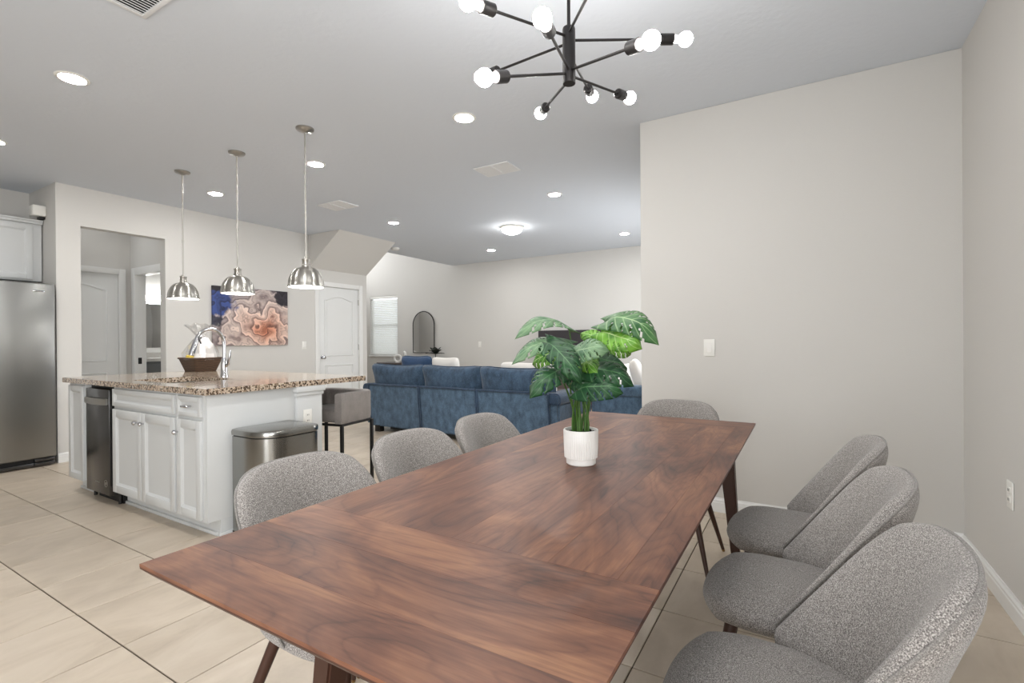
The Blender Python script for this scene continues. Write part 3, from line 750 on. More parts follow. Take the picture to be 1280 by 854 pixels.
b = NB(); lathe(b, [(.045, 0), (.045, .004), (.03, .004), (.02, .001)], (-3.922, 1.865, CT - .1995), 24); obj('drain', b, 'chrome', sk)
fc = thing('kitchen_faucet', 'chrome high arc pull-down faucet behind the sink', 'faucet', (-3.94, 2.17, CT), world=True)
b = NB(); lathe(b, [(.030, 0), (.030, .008), (.026, .02), (.024, .10), (.021, .13), (.016, .15)], (-3.94, 2.17, CT), 24); obj('base', b, 'chrome', fc)
pts = [(-3.94, 2.17, CT + .14), (-3.94, 2.17, CT + .26)]
for i in range(1, 13):
    a = PI * i / 12 * .93; pts.append((-3.94, 2.17 - .105 * (1 - math.cos(a)), CT + .26 + .115 * math.sin(a)))
b = NB(); tube(b, pts, .013, 12); obj('spout', b, 'chrome', fc)
e = Vector(pts[-1]); dn = (e - Vector(pts[-2])).normalized()
b = NB(); tube(b, [e - dn * .01, e + dn * .02, e + dn * .09, e + dn * .115], [.014, .017, .021, .019], 14); obj('spray_head', b, 'chrome', fc)
b = NB(); tube(b, [(-3.92, 2.17, CT + .085), (-3.885, 2.17, CT + .10), (-3.87, 2.175, CT + .17), (-3.868, 2.18, CT + .21)], [.013, .012, .008, .006], 10); obj('lever', b, 'chrome', fc)

# gift basket on the island corner
GB = Vector((-4.94, 2.50, CT))
gk = thing('gift_basket', 'dark wicker gift basket wrapped in clear cellophane on the countertop', 'basket', GB)
b = NB()
o0 = rrect(-.115, .115, -.095, .095, (.03,) * 4, 5); o1 = rrect(-.165, .165, -.13, .13, (.035,) * 4, 5)
A = [b.verts.new((p[0], p[1], 0)) for p in o0]; B = [b.verts.new((p[0], p[1], .125)) for p in o1]; A2 = [b.verts.new((p[0] * .92, p[1] * .92, .01)) for p in o0]; B2 = [b.verts.new((p[0] * .93, p[1] * .92, .125)) for p in o1]
k = len(o0)
for i in range(k):
    j = (i + 1) % k
    b.faces.new((A[i], A[j], B[j], B[i])); b.faces.new((B[i], B[j], B2[j], B2[i])); b.faces.new((B2[i], B2[j], A2[j], A2[i]))
b.faces.new(A[::-1]); b.faces.new(A2); obj('body', b, 'wicker', gk)
b = NB(); tube(b, [(p[0], p[1], .124) for p in o1], .008, 8, closed=True); obj('rim', b, 'wicker', gk)
rng = random.Random(3)
b = NB(); rings = []
for i, (z, r) in enumerate(((.11, 1.0), (.17, .98), (.23, .84), (.29, .46), (.315, .18), (.35, .3), (.40, .75), (.44, 1.0))):
    ring = []
    for j in range(22):
        a = 2 * PI * j / 22; f = r * (1 + rng.uniform(-.16, .16) * (i > 0))
        ring.append(b.verts.new((.168 * f * math.cos(a), .135 * f * math.sin(a), z + rng.uniform(-.025, .03) * (i > 1))))
    rings.append(ring)
for p, q in zip(rings, rings[1:]):
    for j in range(22): b.faces.new((p[j], p[(j + 1) % 22], q[(j + 1) % 22], q[j]))
obj('cellophane_wrap', b, 'cellophane', gk, angle=12)
b = NB(); tube(b, [(.03 * math.cos(a / 8 * 2 * PI), .03 * math.sin(a / 8 * 2 * PI), .315) for a in range(8)], .007, 8, closed=True); tube(b, [(.03, -.02, .315), (.09, -.06, .30), (.11, -.05, .26)], .006, 6); obj('ribbon', b, 'metal_black', gk)
b = NB(); box(b, -.125, -.06, -.08, .02, .06, .155, .02, 3); o = single('snack_packet', b, 'packet_yellow', 'yellow packet inside the gift basket', 'packet', (0, 0, .05)); o.location = GB + Vector((0, 0, .05))
b = NB(); rng = random.Random(5)
rings = []
for i in range(7):
    f = math.cos(i / 6 * PI / 2); ring = []
    for j in range(16):
        a = 2 * PI * j / 16
        ring.append(b.verts.new((.045 + .10 * f * math.cos(a) * (1 + rng.uniform(-.15, .15)), .02 + .085 * f * math.sin(a) * (1 + rng.uniform(-.15, .15)), .115 + .20 * math.sin(i / 6 * PI / 2) * (1 + rng.uniform(-.08, .08)))))
    rings.append(ring)
for p, q in zip(rings, rings[1:]):
    for j in range(16): b.faces.new((p[j], p[(j + 1) % 16], q[(j + 1) % 16], q[j]))
b.faces.new(rings[-1]); b.faces.new(rings[0][::-1])
o = single('tissue_paper', b, 'tissue_white', 'crumpled white tissue paper bundle inside the gift basket', 'tissue paper', (0, 0, .115), angle=15); o.location = GB + Vector((0, 0, .115))

# trash can against the island end
tc_ = thing('trash_can', 'stainless steel trash can with flat lid beside the island end', 'trash can', (-2.80, 1.88, 0), world=True)
ol = rrect(-2.985, -2.64, 1.68, 2.075, (.02, .15, .09, .02), 10)
ctr = Vector((-2.80, 1.88))
def sc2(pl, d):
    out = []
    for p in pl:
        v = Vector(p) - ctr; out.append(tuple(ctr + v * (1 + d / max(v.length, .05))))
    return out
b = NB(); prism(b, ol, 'z', .03, .600); obj('body', b, 'stainless_can', tc_)
b = NB(); prism(b, sc2(ol, .002), 'z', 0, .03); obj('base_ring', b, 'metal_black', tc_)
b = NB(); prism(b, sc2(ol, -.006), 'z', .600, .608); obj('gasket', b, 'metal_black', tc_)
b = NB()
lv = [(.004, .608), (.006, .628), (.001, .640), (-.02, .645)]
rg = [[b.verts.new((p[0], p[1], z)) for p in sc2(ol, d)] for d, z in lv]
for p, q in zip(rg, rg[1:]):
    for j in range(len(ol)): b.faces.new((p[j], p[(j + 1) % len(ol)], q[(j + 1) % len(ol)], q[j]))
b.faces.new(rg[-1]); b.faces.new(rg[0][::-1]); obj('lid', b, 'stainless_can', tc_)
b = NB(); box(b, -2.66, -2.585, 1.84, 1.92, .012, .026, .004); obj('pedal', b, 'stainless_can', tc_)

# ------------------------------------------------------------------ counter stool
st = thing('counter_stool', 'grey upholstered counter stool with black metal frame at the island', 'stool', (-3.245, 2.655, 0), math.radians(9))
def U_shell(b, w, d, r, th, z0, z1, n=10):
    """U of upholstery: opening toward -Y; half width w, depth from -d to d"""
    def path(off):
        W, D, R = w - off, d - off, r - off
        pts = [(W, -d)]
        for i in range(n + 1):
            a = i / n * PI / 2; pts.append((W - R + R * math.cos(a), D - R + R * math.sin(a)))
        for i in range(n + 1):
            a = PI / 2 + i / n * PI / 2; pts.append((-W + R + R * math.cos(a), D - R + R * math.sin(a)))
        pts.append((-W, -d)); return pts
    po, pi_ = path(0), path(th); k = len(po); q = .018
    lay = []
    for (off, z) in ((q * .3, z0), (0, z0 + q), (0, z1 - q), (q * .3, z1 - q * .3), (q, z1)):
        lay.append(path(off) and [(p, z) for p in path(off)])
    for (off, z) in ((th - q, z1), (th - q * .3, z1 - q * .3), (th, z1 - q), (th, z0)):
        lay.append([(p, z) for p in path(off)])
    vs = [[b.verts.new((p[0], p[1], z)) for p, z in L] for L in lay]
    m = len(vs)
    for i in range(m):
        A, B = vs[i], vs[(i + 1) % m]
        for j in range(k - 1): b.faces.new((A[j], A[j + 1], B[j + 1], B[j]))
    b.faces.new([v[0] for v in vs]); b.faces.new([v[-1] for v in vs][::-1])
b = NB(); U_shell(b, .248, .205, .10, .062, .548, .775); obj('backrest', b, 'stool_gray', st)
b = NB(); box(b, -.190, .190, -.19, .14, .548, .648, .028, 4); obj('seat', b, 'stool_gray', st)
b = NB()
tube(b, [(.243, -.19, .537), (.243, .12, .537), (.21, .18, .537), (.15, .195, .537), (-.15, .195, .537), (-.21, .18, .537), (-.243, .12, .537), (-.243, -.19, .537)], .0105, 8, closed=True); obj('seat_frame', b, 'metal_black', st)
for sx in (-1, 1):
    for sy in (-.185, .165):
        b = NB(); box(b, sx * .235 - .011, sx * .235 + .011, sy - .011, sy + .011, .012, .536, .002); obj('leg', b, 'metal_black', st)
b = NB(); tube(b, [(.235, -.185, .012), (.235, .10, .012), (.225, .15, .012), (.18, .178, .012), (.1, .185, .012), (-.1, .185, .012), (-.18, .178, .012), (-.225, .15, .012), (-.235, .10, .012), (-.235, -.185, .012)], .012, 8); obj('floor_rail', b, 'metal_black', st)
b = NB(); cyl(b, (-.235, -.185, .2), (.235, -.185, .2), .010, n=10); obj('footrest', b, 'metal_black', st)

# ------------------------------------------------------------------ dining table
TX0_, TX1_, TYN, TYF, TZ = -1.030, -0.199, 0.414, 2.568, 0.768
tb = thing('dining_table', 'long walnut dining table with planked top and tapered angled legs', 'table', ((TX0_ + TX1_) / 2, (TYN + TYF) / 2, 0), world=True)
TC = Vector(tb['_base']); TH = .006
def plank(x0, x1, y0, y1, along):
    g = .0002
    if along == 'x':
        b = NB(); lx, ly = (x1 - x0) / 2 - g, (y1 - y0) / 2 - g; rot = 0
    else:
        b = NB(); lx, ly = (y1 - y0) / 2 - g, (x1 - x0) / 2 - g; rot = PI / 2
    box(b, -lx, lx, -ly, ly, -TH, 0)
    o = obj('plank', b, 'walnut', tb, shift=False)
    o.location = (((x0 + x1) / 2) - TC.x, ((y0 + y1) / 2) - TC.y, TZ); o.rotation_euler = (0, 0, rot)
YA, YZ = .785, 2.405
for y0, y1 in ((TYN, .523), (.523, .655), (.655, YA)): plank(TX0_, TX1_, y0, y1, 'x')
plank(TX0_, TX1_, YZ, TYF, 'x')
xb = [TX0_, -.895, -.745, -.610, -.397, -.268, TX1_]
for x0, x1 in zip(xb, xb[1:]): plank(x0, x1, YA, YZ, 'y')
b = NB(); er = []
for ins, z in ((.0005, TZ - TH - .0002), (.0005, TZ - .009), (.016, TZ - .026), (.03, TZ - .030)):
    er.append([b.verts.new(p) for p in ((TX0_ + ins, TYN + ins, z), (TX1_ - ins, TYN + ins, z), (TX1_ - ins, TYF - ins, z), (TX0_ + ins, TYF - ins, z))])
for p, q in zip(er, er[1:]):
    for j in range(4): b.faces.new((p[j], p[(j + 1) % 4], q[(j + 1) % 4], q[j]))
b.faces.new(er[0]); b.faces.new(er[-1][::-1]); obj('top_underside', b, 'dark_walnut', tb, angle=15)
b = NB()
for x in (TX0_ + .13, TX1_ - .15): box(b, x, x + .02, TYN + .16, TYF - .16, TZ - .085, TZ - .0302)
for y in (TYN + .14, TYF - .16): box(b, TX0_ + .13, TX1_ - .13, y, y + .02, TZ - .085, TZ - .0302)
obj('apron', b, 'dark_walnut', tb)
for sx, x in ((-1, TX0_ + .19), (1, TX1_ - .10)):
    for sy, y in ((-1, TYN + .295), (1, TYF - .24)):
        b = NB(); pr = []
        for z, hx, hy, ox, oy in ((TZ - .0303, .031, .034, 0, 0), (TZ - .12, .029, .032, .004, .006), (0, .013, .013, .045, .075)):
            cx, cy = x + sx * ox, y + sy * oy
            pr.append([b.verts.new((cx + a * hx, cy + c * hy, z)) for a, c in ((-1, -1), (1, -1), (1, 1), (-1, 1))])
        for p, q in zip(pr, pr[1:]):
            for j in range(4): b.faces.new((p[j], p[(j + 1) % 4], q[(j + 1) % 4], q[j]))
        b.faces.new(pr[0]); b.faces.new(pr[-1][::-1])
        bmesh.ops.bevel(b, geom=b.edges[:], offset=.005, segments=2, affect='EDGES')
        obj('leg', b, 'dark_walnut', tb)

# ------------------------------------------------------------------ dining chairs
# local frame: origin on the floor under the seat front, +Y = the way the sitter faces, seat lies at -Y
def squircle(a, c, e=.78):
    x, y = a * math.sqrt(1 - c * c / 2), c * math.sqrt(1 - a * a / 2)      # square to disc
    r = math.hypot(x, y)
    if r < 1e-9: return 0.0, 0.0
    n = 2.0 / e                                                            # disc to superellipse
    k = (abs(x / r) ** n + abs(y / r) ** n) ** (-1.0 / n)
    return x * k, y * k
def shell_surface(nu, nv, fn, th, p=5.0):
    """closed cushion: fn(a,c) -> (point, normal); thickness fades to a rounded rim"""
    b = NB(); F, B = {}, {}
    for i in range(nu + 1):
        for j in range(nv + 1):
            a = math.sin((i / nu - .5) * PI); c = math.sin((j / nv - .5) * PI)
            P, Nn = fn(a, c)
            m = max(abs(a), abs(c)); t = th / 2 * (max(0, 1 - m ** p)) ** .5
            rim = i in (0, nu) or j in (0, nv)
            F[i, j] = b.verts.new(P + Nn * t)
            B[i, j] = F[i, j] if rim else b.verts.new(P - Nn * t)
    for i in range(nu):
        for j in range(nv):
            b.faces.new((F[i, j], F[i + 1, j], F[i + 1, j + 1], F[i, j + 1]))
            q = (B[i, j], B[i, j + 1], B[i + 1, j + 1], B[i + 1, j])
            if len(set(q)) == 4:
                try: b.faces.new(q)
                except ValueError: pass
    return b
def back_point(a, c):
    if c > 0: y, z = squircle(a, c, .52)
    else: y, z = a, c
    t = (z + 1) / 2                         # 0 bottom .. 1 top
    W = .186 + .044 * min(1.0, t / .13) ** .5 - .010 * t * t
    yy = y * W
    kk = 3.1 * (1 - t) + .95
    xx = -.375 - .115 * t + kk * yy * yy
    zz = .428 + .388 * t
    return Vector((yy, xx, zz))
def back_fn(a, c):
    e = .004
    P = back_point(a, c)
    da = back_point(min(a + e, 1), c) - back_point(max(a - e, -1), c); dc = back_point(a, min(c + e, 1)) - back_point(a, max(c - e, -1))
    n = da.cross(dc)
    if n.length < 1e-12: n = Vector((0, 1, 0))
    n.normalize()
    if n.y < 0: n = -n
    return P, n
def seat_fn(a, c):
    x, y = squircle(a, c, .78)
    t = (1 - y) / 2                         # 0 front .. 1 back
    W = .222 - .016 * t
    P = Vector((x * W, -.225 + y * .225, .441 + .012 * (1 - x * x) - .022 * max(0, y - .35) ** 2 * 2))
    return P, Vector((0, 0, 1))
CHAIR_G = 'grey upholstered dining chairs around the walnut table'
def make_chair():
    t = thing('dining_chair', 'x', 'chair', (0, 0, 0), 0, CHAIR_G)
    b = shell_surface(22, 22, seat_fn, .086, 4.0); obj('seat', b, 'chair_tweed', t, angle=70)
    b = shell_surface(26, 24, back_fn, .056, 5.0); bk = obj('backrest', b, 'chair_tweed', t, angle=70)
    rim = []
    for i in range(25):
        c = -1 + 2 * i / 24
        P, n = back_fn(-1, c); rim.append(P - n * .006)
    for i in range(1, 25):
        a = -1 + 2 * i / 24; P, n = back_fn(a, 1); rim.append(P - n * .006)
    for i in range(1, 25):
        c = 1 - 2 * i / 24; P, n = back_fn(1, c); rim.append(P - n * .006)
    b = NB(); tube(b, rim, .0034, 6); obj('piping', b, 'chair_piping', bk, angle=70)
    b = NB(); box(b, -.13, .13, -.34, -.08, .402, .416, .003); obj('seat_base', b, 'metal_black', t)
    for sx in (-1, 1):
        for (y0, y1) in ((-.09, -.02), (-.34, -.475)):
            top = Vector((sx * .135, y0, .408)); bt = Vector((sx * .225, y1, .014)); d = (bt - top).normalized()
            b = NB(); tube(b, [top, top.lerp(bt, .5), bt], [.0165, .0135, .0085], 12); lg = obj('leg', b, 'dark_walnut', t)
            b = NB(); tube(b, [bt, bt + d * .0142], [.0088, .0078], 10); obj('foot_cap', b, 'brass', lg)
    return t
proto = make_chair()
R90 = PI / 2
spots = [
    (-.262, 1.075, R90, 'nearest grey tweed chair right of the table, in the foreground'),
    (-.262, 1.575, R90, 'middle grey tweed chair of the three along the right wall'),
    (-.262, 2.085, R90, 'grey tweed chair right of the table, nearest the dining wall'),
    (-.855, .935, -R90, 'grey tweed chair left of the table, in front of the trash can'),
    (-.855, 1.414, -R90, 'middle grey tweed chair of the three left of the table'),
    (-.855, 1.893, -R90, 'grey tweed chair left of the table, farthest along, before the sofa'),
    (-.615, 2.425, PI, 'grey tweed chair at the far head of the table'),
]
for i, (x, y, rz, lb) in enumerate(spots):
    if i == 0: proto.location = (x, y, 0); proto.rotation_euler = (0, 0, rz); proto['label'] = lb
    else: dup(proto, (x, y, 0), rz, lb)

# ------------------------------------------------------------------ potted plant on the table
PC = Vector((-.620, 1.470, TZ))
pl = thing('potted_plant', 'leafy artificial monstera in a white ribbed pot on the dining table', 'plant', PC, world=True)
b = NB(); n = 96; prof = [(.044, 0), (.047, .003), (.0475, .018), (.0475, .0205), (.0515, .022), (.0535, .060), (.0545, .108), (.0540, .1105), (.0505, .1105), (.0500, .095), (.030, .093)]
rings = []
for k_, (r, z) in enumerate(prof):
    rings.append([b.verts.new((PC.x + math.cos(2 * PI * j / n) * (r + (.0014 if 4 <= k_ <= 6 and j % 2 else 0)), PC.y + math.sin(2 * PI * j / n) * (r + (.0014 if 4 <= k_ <= 6 and j % 2 else 0)), PC.z + z)) for j in range(n)])
for p, q in zip(rings, rings[1:]):
    for j in range(n): b.faces.new((p[j], p[(j + 1) % n], q[(j + 1) % n], q[j]))
b.faces.new(rings[0][::-1]); obj('pot', b, 'ceramic_white', pl)
rng = random.Random(11); b = NB()
lathe(b, [(.0495, 0), (.0495, .004), (0.0, .006)], (PC.x, PC.y, PC.z + .094), 24)
for i in range(46):
    a, r = rng.uniform(0, 2 * PI), .045 * math.sqrt(rng.random())
    bmesh.ops.create_icosphere(b, subdivisions=1, radius=rng.uniform(.004, .007), matrix=Matrix.Translation((PC.x + r * math.cos(a), PC.y + r * math.sin(a), PC.z + .1)))
o = obj('soil', b, 'soil', pl); o['kind'] = 'stuff'
CAMDIR = Vector((.39, -.92, 0)).normalized()
def leaf(A, Tp, half, arch, mat, nrm=(.55, .8), droop=.35, splits=4, seed=0, roll=0.0):
    rng = random.Random(seed)
    A, Tp = Vector(A), Vector(Tp)
    X = (Tp - A); Lg = X.length; X.normalize()
    Nn = Vector((0, 0, 1)) * nrm[0] + CAMDIR * nrm[1]; Nn = (Nn - X * Nn.dot(X)).normalized()
    Yv = Nn.cross(X).normalized()
    NU, NV = 34, 7
    b = NB(); uvl = b.loops.layers.uv.new('leaf'); G = {}
    def pos(u, v):
        # heart shaped outline: the lobes reach back past the petiole
        w = half * (math.sin(PI * min(1, u * .93 + .07)) ** .62) * (1.08 - .25 * u)
        if u > .86: w *= math.sqrt(max(0, (1 - u) / .14)) * .9 + .1
        back = -.20 * Lg * (abs(v) ** 1.5) * max(0, 1 - u * 2.2)
        lean = .16 * Lg * abs(v) * (1 - .4 * u)
        x = u * Lg * .94 + back + lean * .6 * u
        h = arch * 4 * u * (1 - u) - droop * half * v * v * (.5 + u) + .05 * half * math.sin(9 * u + 3 * abs(v))
        h += .10 * half * abs(v)
        return A + X * x + Yv * (w * v) + Nn * h
    gapset = set()
    for s in (-1, 1):
        for k_ in range(splits):
            u0 = .24 + k_ * (.62 / splits) + rng.uniform(-.02, .02)
            gapset.add((s, round(u0 * NU)))
    for i in range(NU + 1):
        for j in range(-NV, NV + 1): G[i, j] = (b.verts.new(pos(i / NU, j / NV)), (i / NU, .5 + .5 * j / NV))
    for i in range(NU):
        for j in range(-NV, NV):
            s = 1 if j >= 0 else -1; vv = (j + .5) / NV
            shift_i = i - round(abs(vv) * 4)
            if abs(vv) > .40 and ((s, shift_i) in gapset): continue
            q = [G[i, j], G[i + 1, j], G[i + 1, j + 1], G[i, j + 1]]
            f = b.faces.new([p[0] for p in q])
            for lp, p in zip(f.loops, q): lp[uvl].uv = p[1]
    lo = [v for v in b.verts if not v.link_faces]
    for v in lo: b.verts.remove(v)
    me = bpy.data.meshes.new('leaf'); b.to_mesh(me); b.free()
    for p in me.polygons: p.use_smooth = True
    o = obj('leaf', me, mat, pl)
    md = o.modifiers.new('thickness', 'SOLIDIFY'); md.thickness = .0008
    return o
leaves = [
    ((-0.682, 1.526, 1.192), (-0.767, 1.313, 1.188), .048, .048, 'leaf_pale', (.82, .5)),
    ((-0.541, 1.482, 1.214), (-0.363, 1.437, 1.170), .062, .046, 'leaf_mid', (.74, .66)),
    ((-0.534, 1.428, 1.188), (-0.403, 1.390, 1.150), .050, .010, 'leaf_bright', (.40, .9)),
    ((-0.575, 1.543, 1.165), (-0.662, 1.561, 1.190), .030, .010, 'leaf_bright', (.5, .8)),
    ((-0.653, 1.473, 1.145), (-0.757, 1.271, 1.108), .044, .040, 'leaf_pale', (.80, .55)),
    ((-0.690, 1.366, 1.158), (-0.545, 1.300, 1.050), .046, .026, 'leaf_dark', (.62, .72)),
    ((-0.610, 1.385, 1.120), (-0.494, 1.359, 1.145), .048, .014, 'leaf_pale', (.60, .75)),
    ((-0.629, 1.394, 1.070), (-0.672, 1.229, 1.016), .050, .028, 'leaf_dark', (.70, .65)),
    ((-0.573, 1.405, 1.068), (-0.425, 1.399, 1.046), .052, .024, 'leaf_dark', (.72, .62)),
    ((-0.580, 1.353, 1.016), (-0.448, 1.362, 1.026), .050, .016, 'leaf_dark', (.66, .7)),
    ((-0.614, 1.520, 1.100), (-0.500, 1.600, 1.070), .056, .018, 'leaf_dark', (.7, .65)),
    ((-0.635, 1.484, 1.095), (-0.529, 1.372, 1.080), .040, .014, 'leaf_bright', (.5, .8)),
    ((-0.727, 1.545, 1.124), (-0.840, 1.541, 1.078), .044, .020, 'leaf_bright', (.5, .8)),
    ((-0.598, 1.576, 1.150), (-0.500, 1.640, 1.120), .040, .012, 'leaf_bright', (.5, .8)),
    ((-0.640, 1.440, 1.085), (-0.560, 1.360, 1.005), .044, .020, 'leaf_dark', (.3, .9)),
]
for i, (A, Tp, hw, ar, mt, nr) in enumerate(leaves):
    leaf(A, Tp, hw, ar, mt, nr, seed=i)
    a0 = 2 * PI * i / len(leaves) + .4; r0 = .012 + .014 * (i % 3) / 2
    p0 = PC + Vector((math.cos(a0) * r0, math.sin(a0) * r0, .094)); p3 = Vector(A)
    p1 = p0 + Vector((math.cos(a0) * .008, math.sin(a0) * .008, .12)); p2 = p3 + (p0 - p3) * .22 + Vector((0, 0, -.01))
    ps = []
    for k_ in range(11):
        s = k_ / 10; ps.append(p0 * (1 - s) ** 3 + p1 * 3 * s * (1 - s) ** 2 + p2 * 3 * s * s * (1 - s) + p3 * s ** 3)
    b = NB(); tube(b, ps, [.0034 - .0012 * k_ / 10 for k_ in range(11)], 7); obj('stem', b, 'stem_green', pl)

# ------------------------------------------------------------------ chandelier over the table
AX = Vector((-.675, 1.521, 0))
ch = thing('chandelier', 'black ten-arm sputnik chandelier with glowing globe bulbs over the table', 'chandelier', (AX.x, AX.y, H), world=True)
b = NB(); lathe(b, [(.0, 2.026), (.021, 2.026), (.0215, 2.030), (.0215, 2.208), (.020, 2.213), (.0, 2.213)], (AX.x, AX.y, 0), 32, cap=False); obj('body', b, 'bronze_black', ch)
b = NB(); cyl(b, (AX.x, AX.y, 2.21), (AX.x, AX.y, H - .02), .0058, n=12); obj('rod', b, 'bronze_black', ch)
b = NB(); lathe(b, [(.0, H - .028), (.055, H - .026), (.062, H - .018), (.062, H), (.0, H)], (AX.x, AX.y, 0), 32, cap=False); obj('canopy', b, 'bronze_black', ch)
arms = [(2.184, (-.812, 1.129, 2.121)), (2.071, (-.572, 1.122, 1.989)), (2.172, (-.348, 1.782, 2.208)), (2.071, (-.340, 1.298, 1.950)), (2.125, (-.752, 1.930, 2.176)),
        (2.055, (-.592, 1.926, 2.127)), (2.039, (-.945, 1.833, 2.115)), (2.061, (-.766, 1.143, 1.900)), (2.163, (-1.087, 1.595, 2.196)), (2.197, (-.440, 1.188, 2.097))]
for z0, e in arms:
    A = Vector((AX.x, AX.y, z0)); E_ = Vector(e); d = (E_ - A).normalized(); Lg = (E_ - A).length
    s0 = A + d * (Lg - .098); s1 = A + d * (Lg - .048)
    b = NB(); cyl(b, A, s0 + d * .004, .0046, n=10); ar = obj('arm', b, 'bronze_black', ch)
    b = NB(); lathe(b, [(.0, 0), (.015, 0), (.0185, .004), (.0185, .048), (.0165, .050), (.0, .050)], s0, 22, d, cap=False); obj('socket', b, 'bronze_black', ar)
    b = NB(); pr = [(.012, .0)]
    for k_ in range(13):
        a = -PI * .36 + (PI * .86) * k_ / 12; pr.append((.0245 * math.cos(a), .0455 + .0245 * math.sin(a)))
    pr.append((.0005, .0455 + .0246)); lathe(b, pr, s1, 20, d); obj('bulb', b, 'bulb_glow', ar)

# ------------------------------------------------------------------ pendants over the island
def pendant(x, label):
    y = 2.345
    t = thing('pendant_light', label, 'pendant light', (x, y, H), 0, 'nickel dome pendants over the island', world=True)
    b = NB(); lathe(b, [(.0, 2.712), (.012, 2.712), (.030, 2.722), (.058, 2.728), (.064, 2.735), (.064, H), (.0, H)], (x, y, 0), 32, cap=False); obj('canopy', b, 'satin_nickel', t)
    b = NB(); cyl(b, (x, y, 1.78), (x, y, 2.714), .0062, n=12); rd = obj('rod', b, 'brushed_nickel', t)
    for z in (2.10, 2.42):
        b = NB(); cyl(b, (x, y, z - .012), (x, y, z + .012), .0085, n=12); obj('rod_coupling', b, 'brushed_nickel', rd)
    b = NB(); lathe(b, [(.0, 1.792), (.014, 1.790), (.016, 1.780), (.029, 1.777), (.029, 1.768), (.026, 1.764), (.026, 1.738), (.030, 1.733), (.031, 1.724), (.028, 1.716)], (x, y, 0), 28, cap=False); obj('neck', b, 'brushed_nickel', t)
    pr = []
    for k_ in range(15):
        a = PI / 2 * (1 - k_ / 14); pr.append((.026 + .099 * math.cos(a), 1.588 + .130 * math.sin(a)))
    pr += [(.128, 1.584), (.128, 1.570), (.122, 1.570), (.1215, 1.582)]
    for k_ in range(15):
        a = PI / 2 * k_ / 14; pr.append((.024 + .096 * math.cos(a), 1.588 + .124 * math.sin(a)))
    b = NB(); lathe(b, pr, (x, y, 0), 44, cap=False); sh = obj('shade', b, 'brushed_nickel', t)
    me = sh.data; me.materials.append(MATS['shade_inner'])
    for p in me.polygons:
        c = p.center; r = math.hypot(c.x, c.y)
        if p.normal.z < -.02 and c.z + H < 1.72 and (p.normal.x * c.x + p.normal.y * c.y) < 0: p.material_index = 1
    b = NB(); lathe(b, [(.0, 1.576), (.03, 1.576), (.118, 1.580), (.118, 1.584), (.0, 1.586)], (x, y, 0), 32, cap=False); obj('diffuser', b, 'pendant_glow', t)
    return t
pendant(-4.920, 'brushed nickel dome pendant light nearest the refrigerator')
pendant(-4.045, 'middle brushed nickel dome pendant light, before the picture')
pendant(-3.165, 'brushed nickel dome pendant light nearest the closet door')

# ------------------------------------------------------------------ ceiling fixtures
def downlight(x, y, label):
    t = thing('recessed_light', label, 'ceiling light', (x, y, H), 0, 'round recessed ceiling lights', world=True)
    b = NB(); lathe(b, [(.062, H - .003), (.066, H - .007), (.078, H - .006), (.083, H - .001), (.083, H), (.062, H)], (x, y, 0), 36, cap=False); obj('trim_ring', b, 'plastic_white', t)
    b = NB(); lathe(b, [(.0, H - .0115), (.03, H - .011), (.055, H - .0085), (.0635, H - .003), (.0635, H - .001), (.0, H - .001)], (x, y, 0), 32, cap=False); obj('lens', b, 'lens_glow', t)
for x, y, lb in ((-3.73, 1.18, 'recessed ceiling light before the three pendants, large at upper left'), (-5.40, 1.22, 'recessed ceiling light at the left picture edge above the refrigerator'),
                 (-5.345, 2.87, 'recessed ceiling light between the two pendants nearest the refrigerator'), (-3.715, 2.86, 'recessed ceiling light just right of the tallest pendant rod'),
                 (-2.06, 1.20, 'unseen recessed ceiling light added for brightness just outside the top picture edge'), (-2.06, 2.82, 'recessed ceiling light below the left arm of the chandelier'), (-4.685, 4.815, 'recessed ceiling light above the stair soffit'),  # the one past the top edge is unseen, added to brighten the room
                 (-2.315, 4.81, 'recessed ceiling light right of the square ceiling vent'), (-4.685, 7.18, 'recessed ceiling light just left of the dome light near the far wall'),
                 (-2.29, 7.14, 'recessed ceiling light beside the dining wall edge over the living room')): downlight(x, y, lb)
hl = thing('hall_fill_light', 'unseen round white ceiling light added to brighten the hall', 'ceiling light', (-6.95, 2.40, H), world=True)  # unseen lamp, added to lift the hall brightness
b = NB(); lathe(b, [(.0, H), (.11, H), (.115, H - .012), (.10, H - .024)], (-6.95, 2.40, 0), 32, cap=False); obj('base', b, 'plastic_white', hl)
b = NB(); lathe(b, [(.10, H - .022), (.09, H - .045), (.05, H - .062), (.0, H - .068)], (-6.95, 2.40, 0), 32, cap=False); obj('glass_dome', b, 'hall_fill_glow', hl)
fl = thing('dome_light', 'white glass dome ceiling light over the living room', 'ceiling light', (-3.49, 5.88, H), world=True)
b = NB(); lathe(b, [(.0, H), (.165, H), (.170, H - .012), (.150, H - .030), (.140, H - .032)], (-3.49, 5.88, 0), 40, cap=False); obj('base', b, 'plastic_white', fl)
b = NB(); lathe(b, [(.142, H - .030), (.136, H - .052), (.110, H - .078), (.065, H - .095), (.0, H - .100)], (-3.49, 5.88, 0), 40, cap=False); obj('glass_dome', b, 'flush_glow', fl)
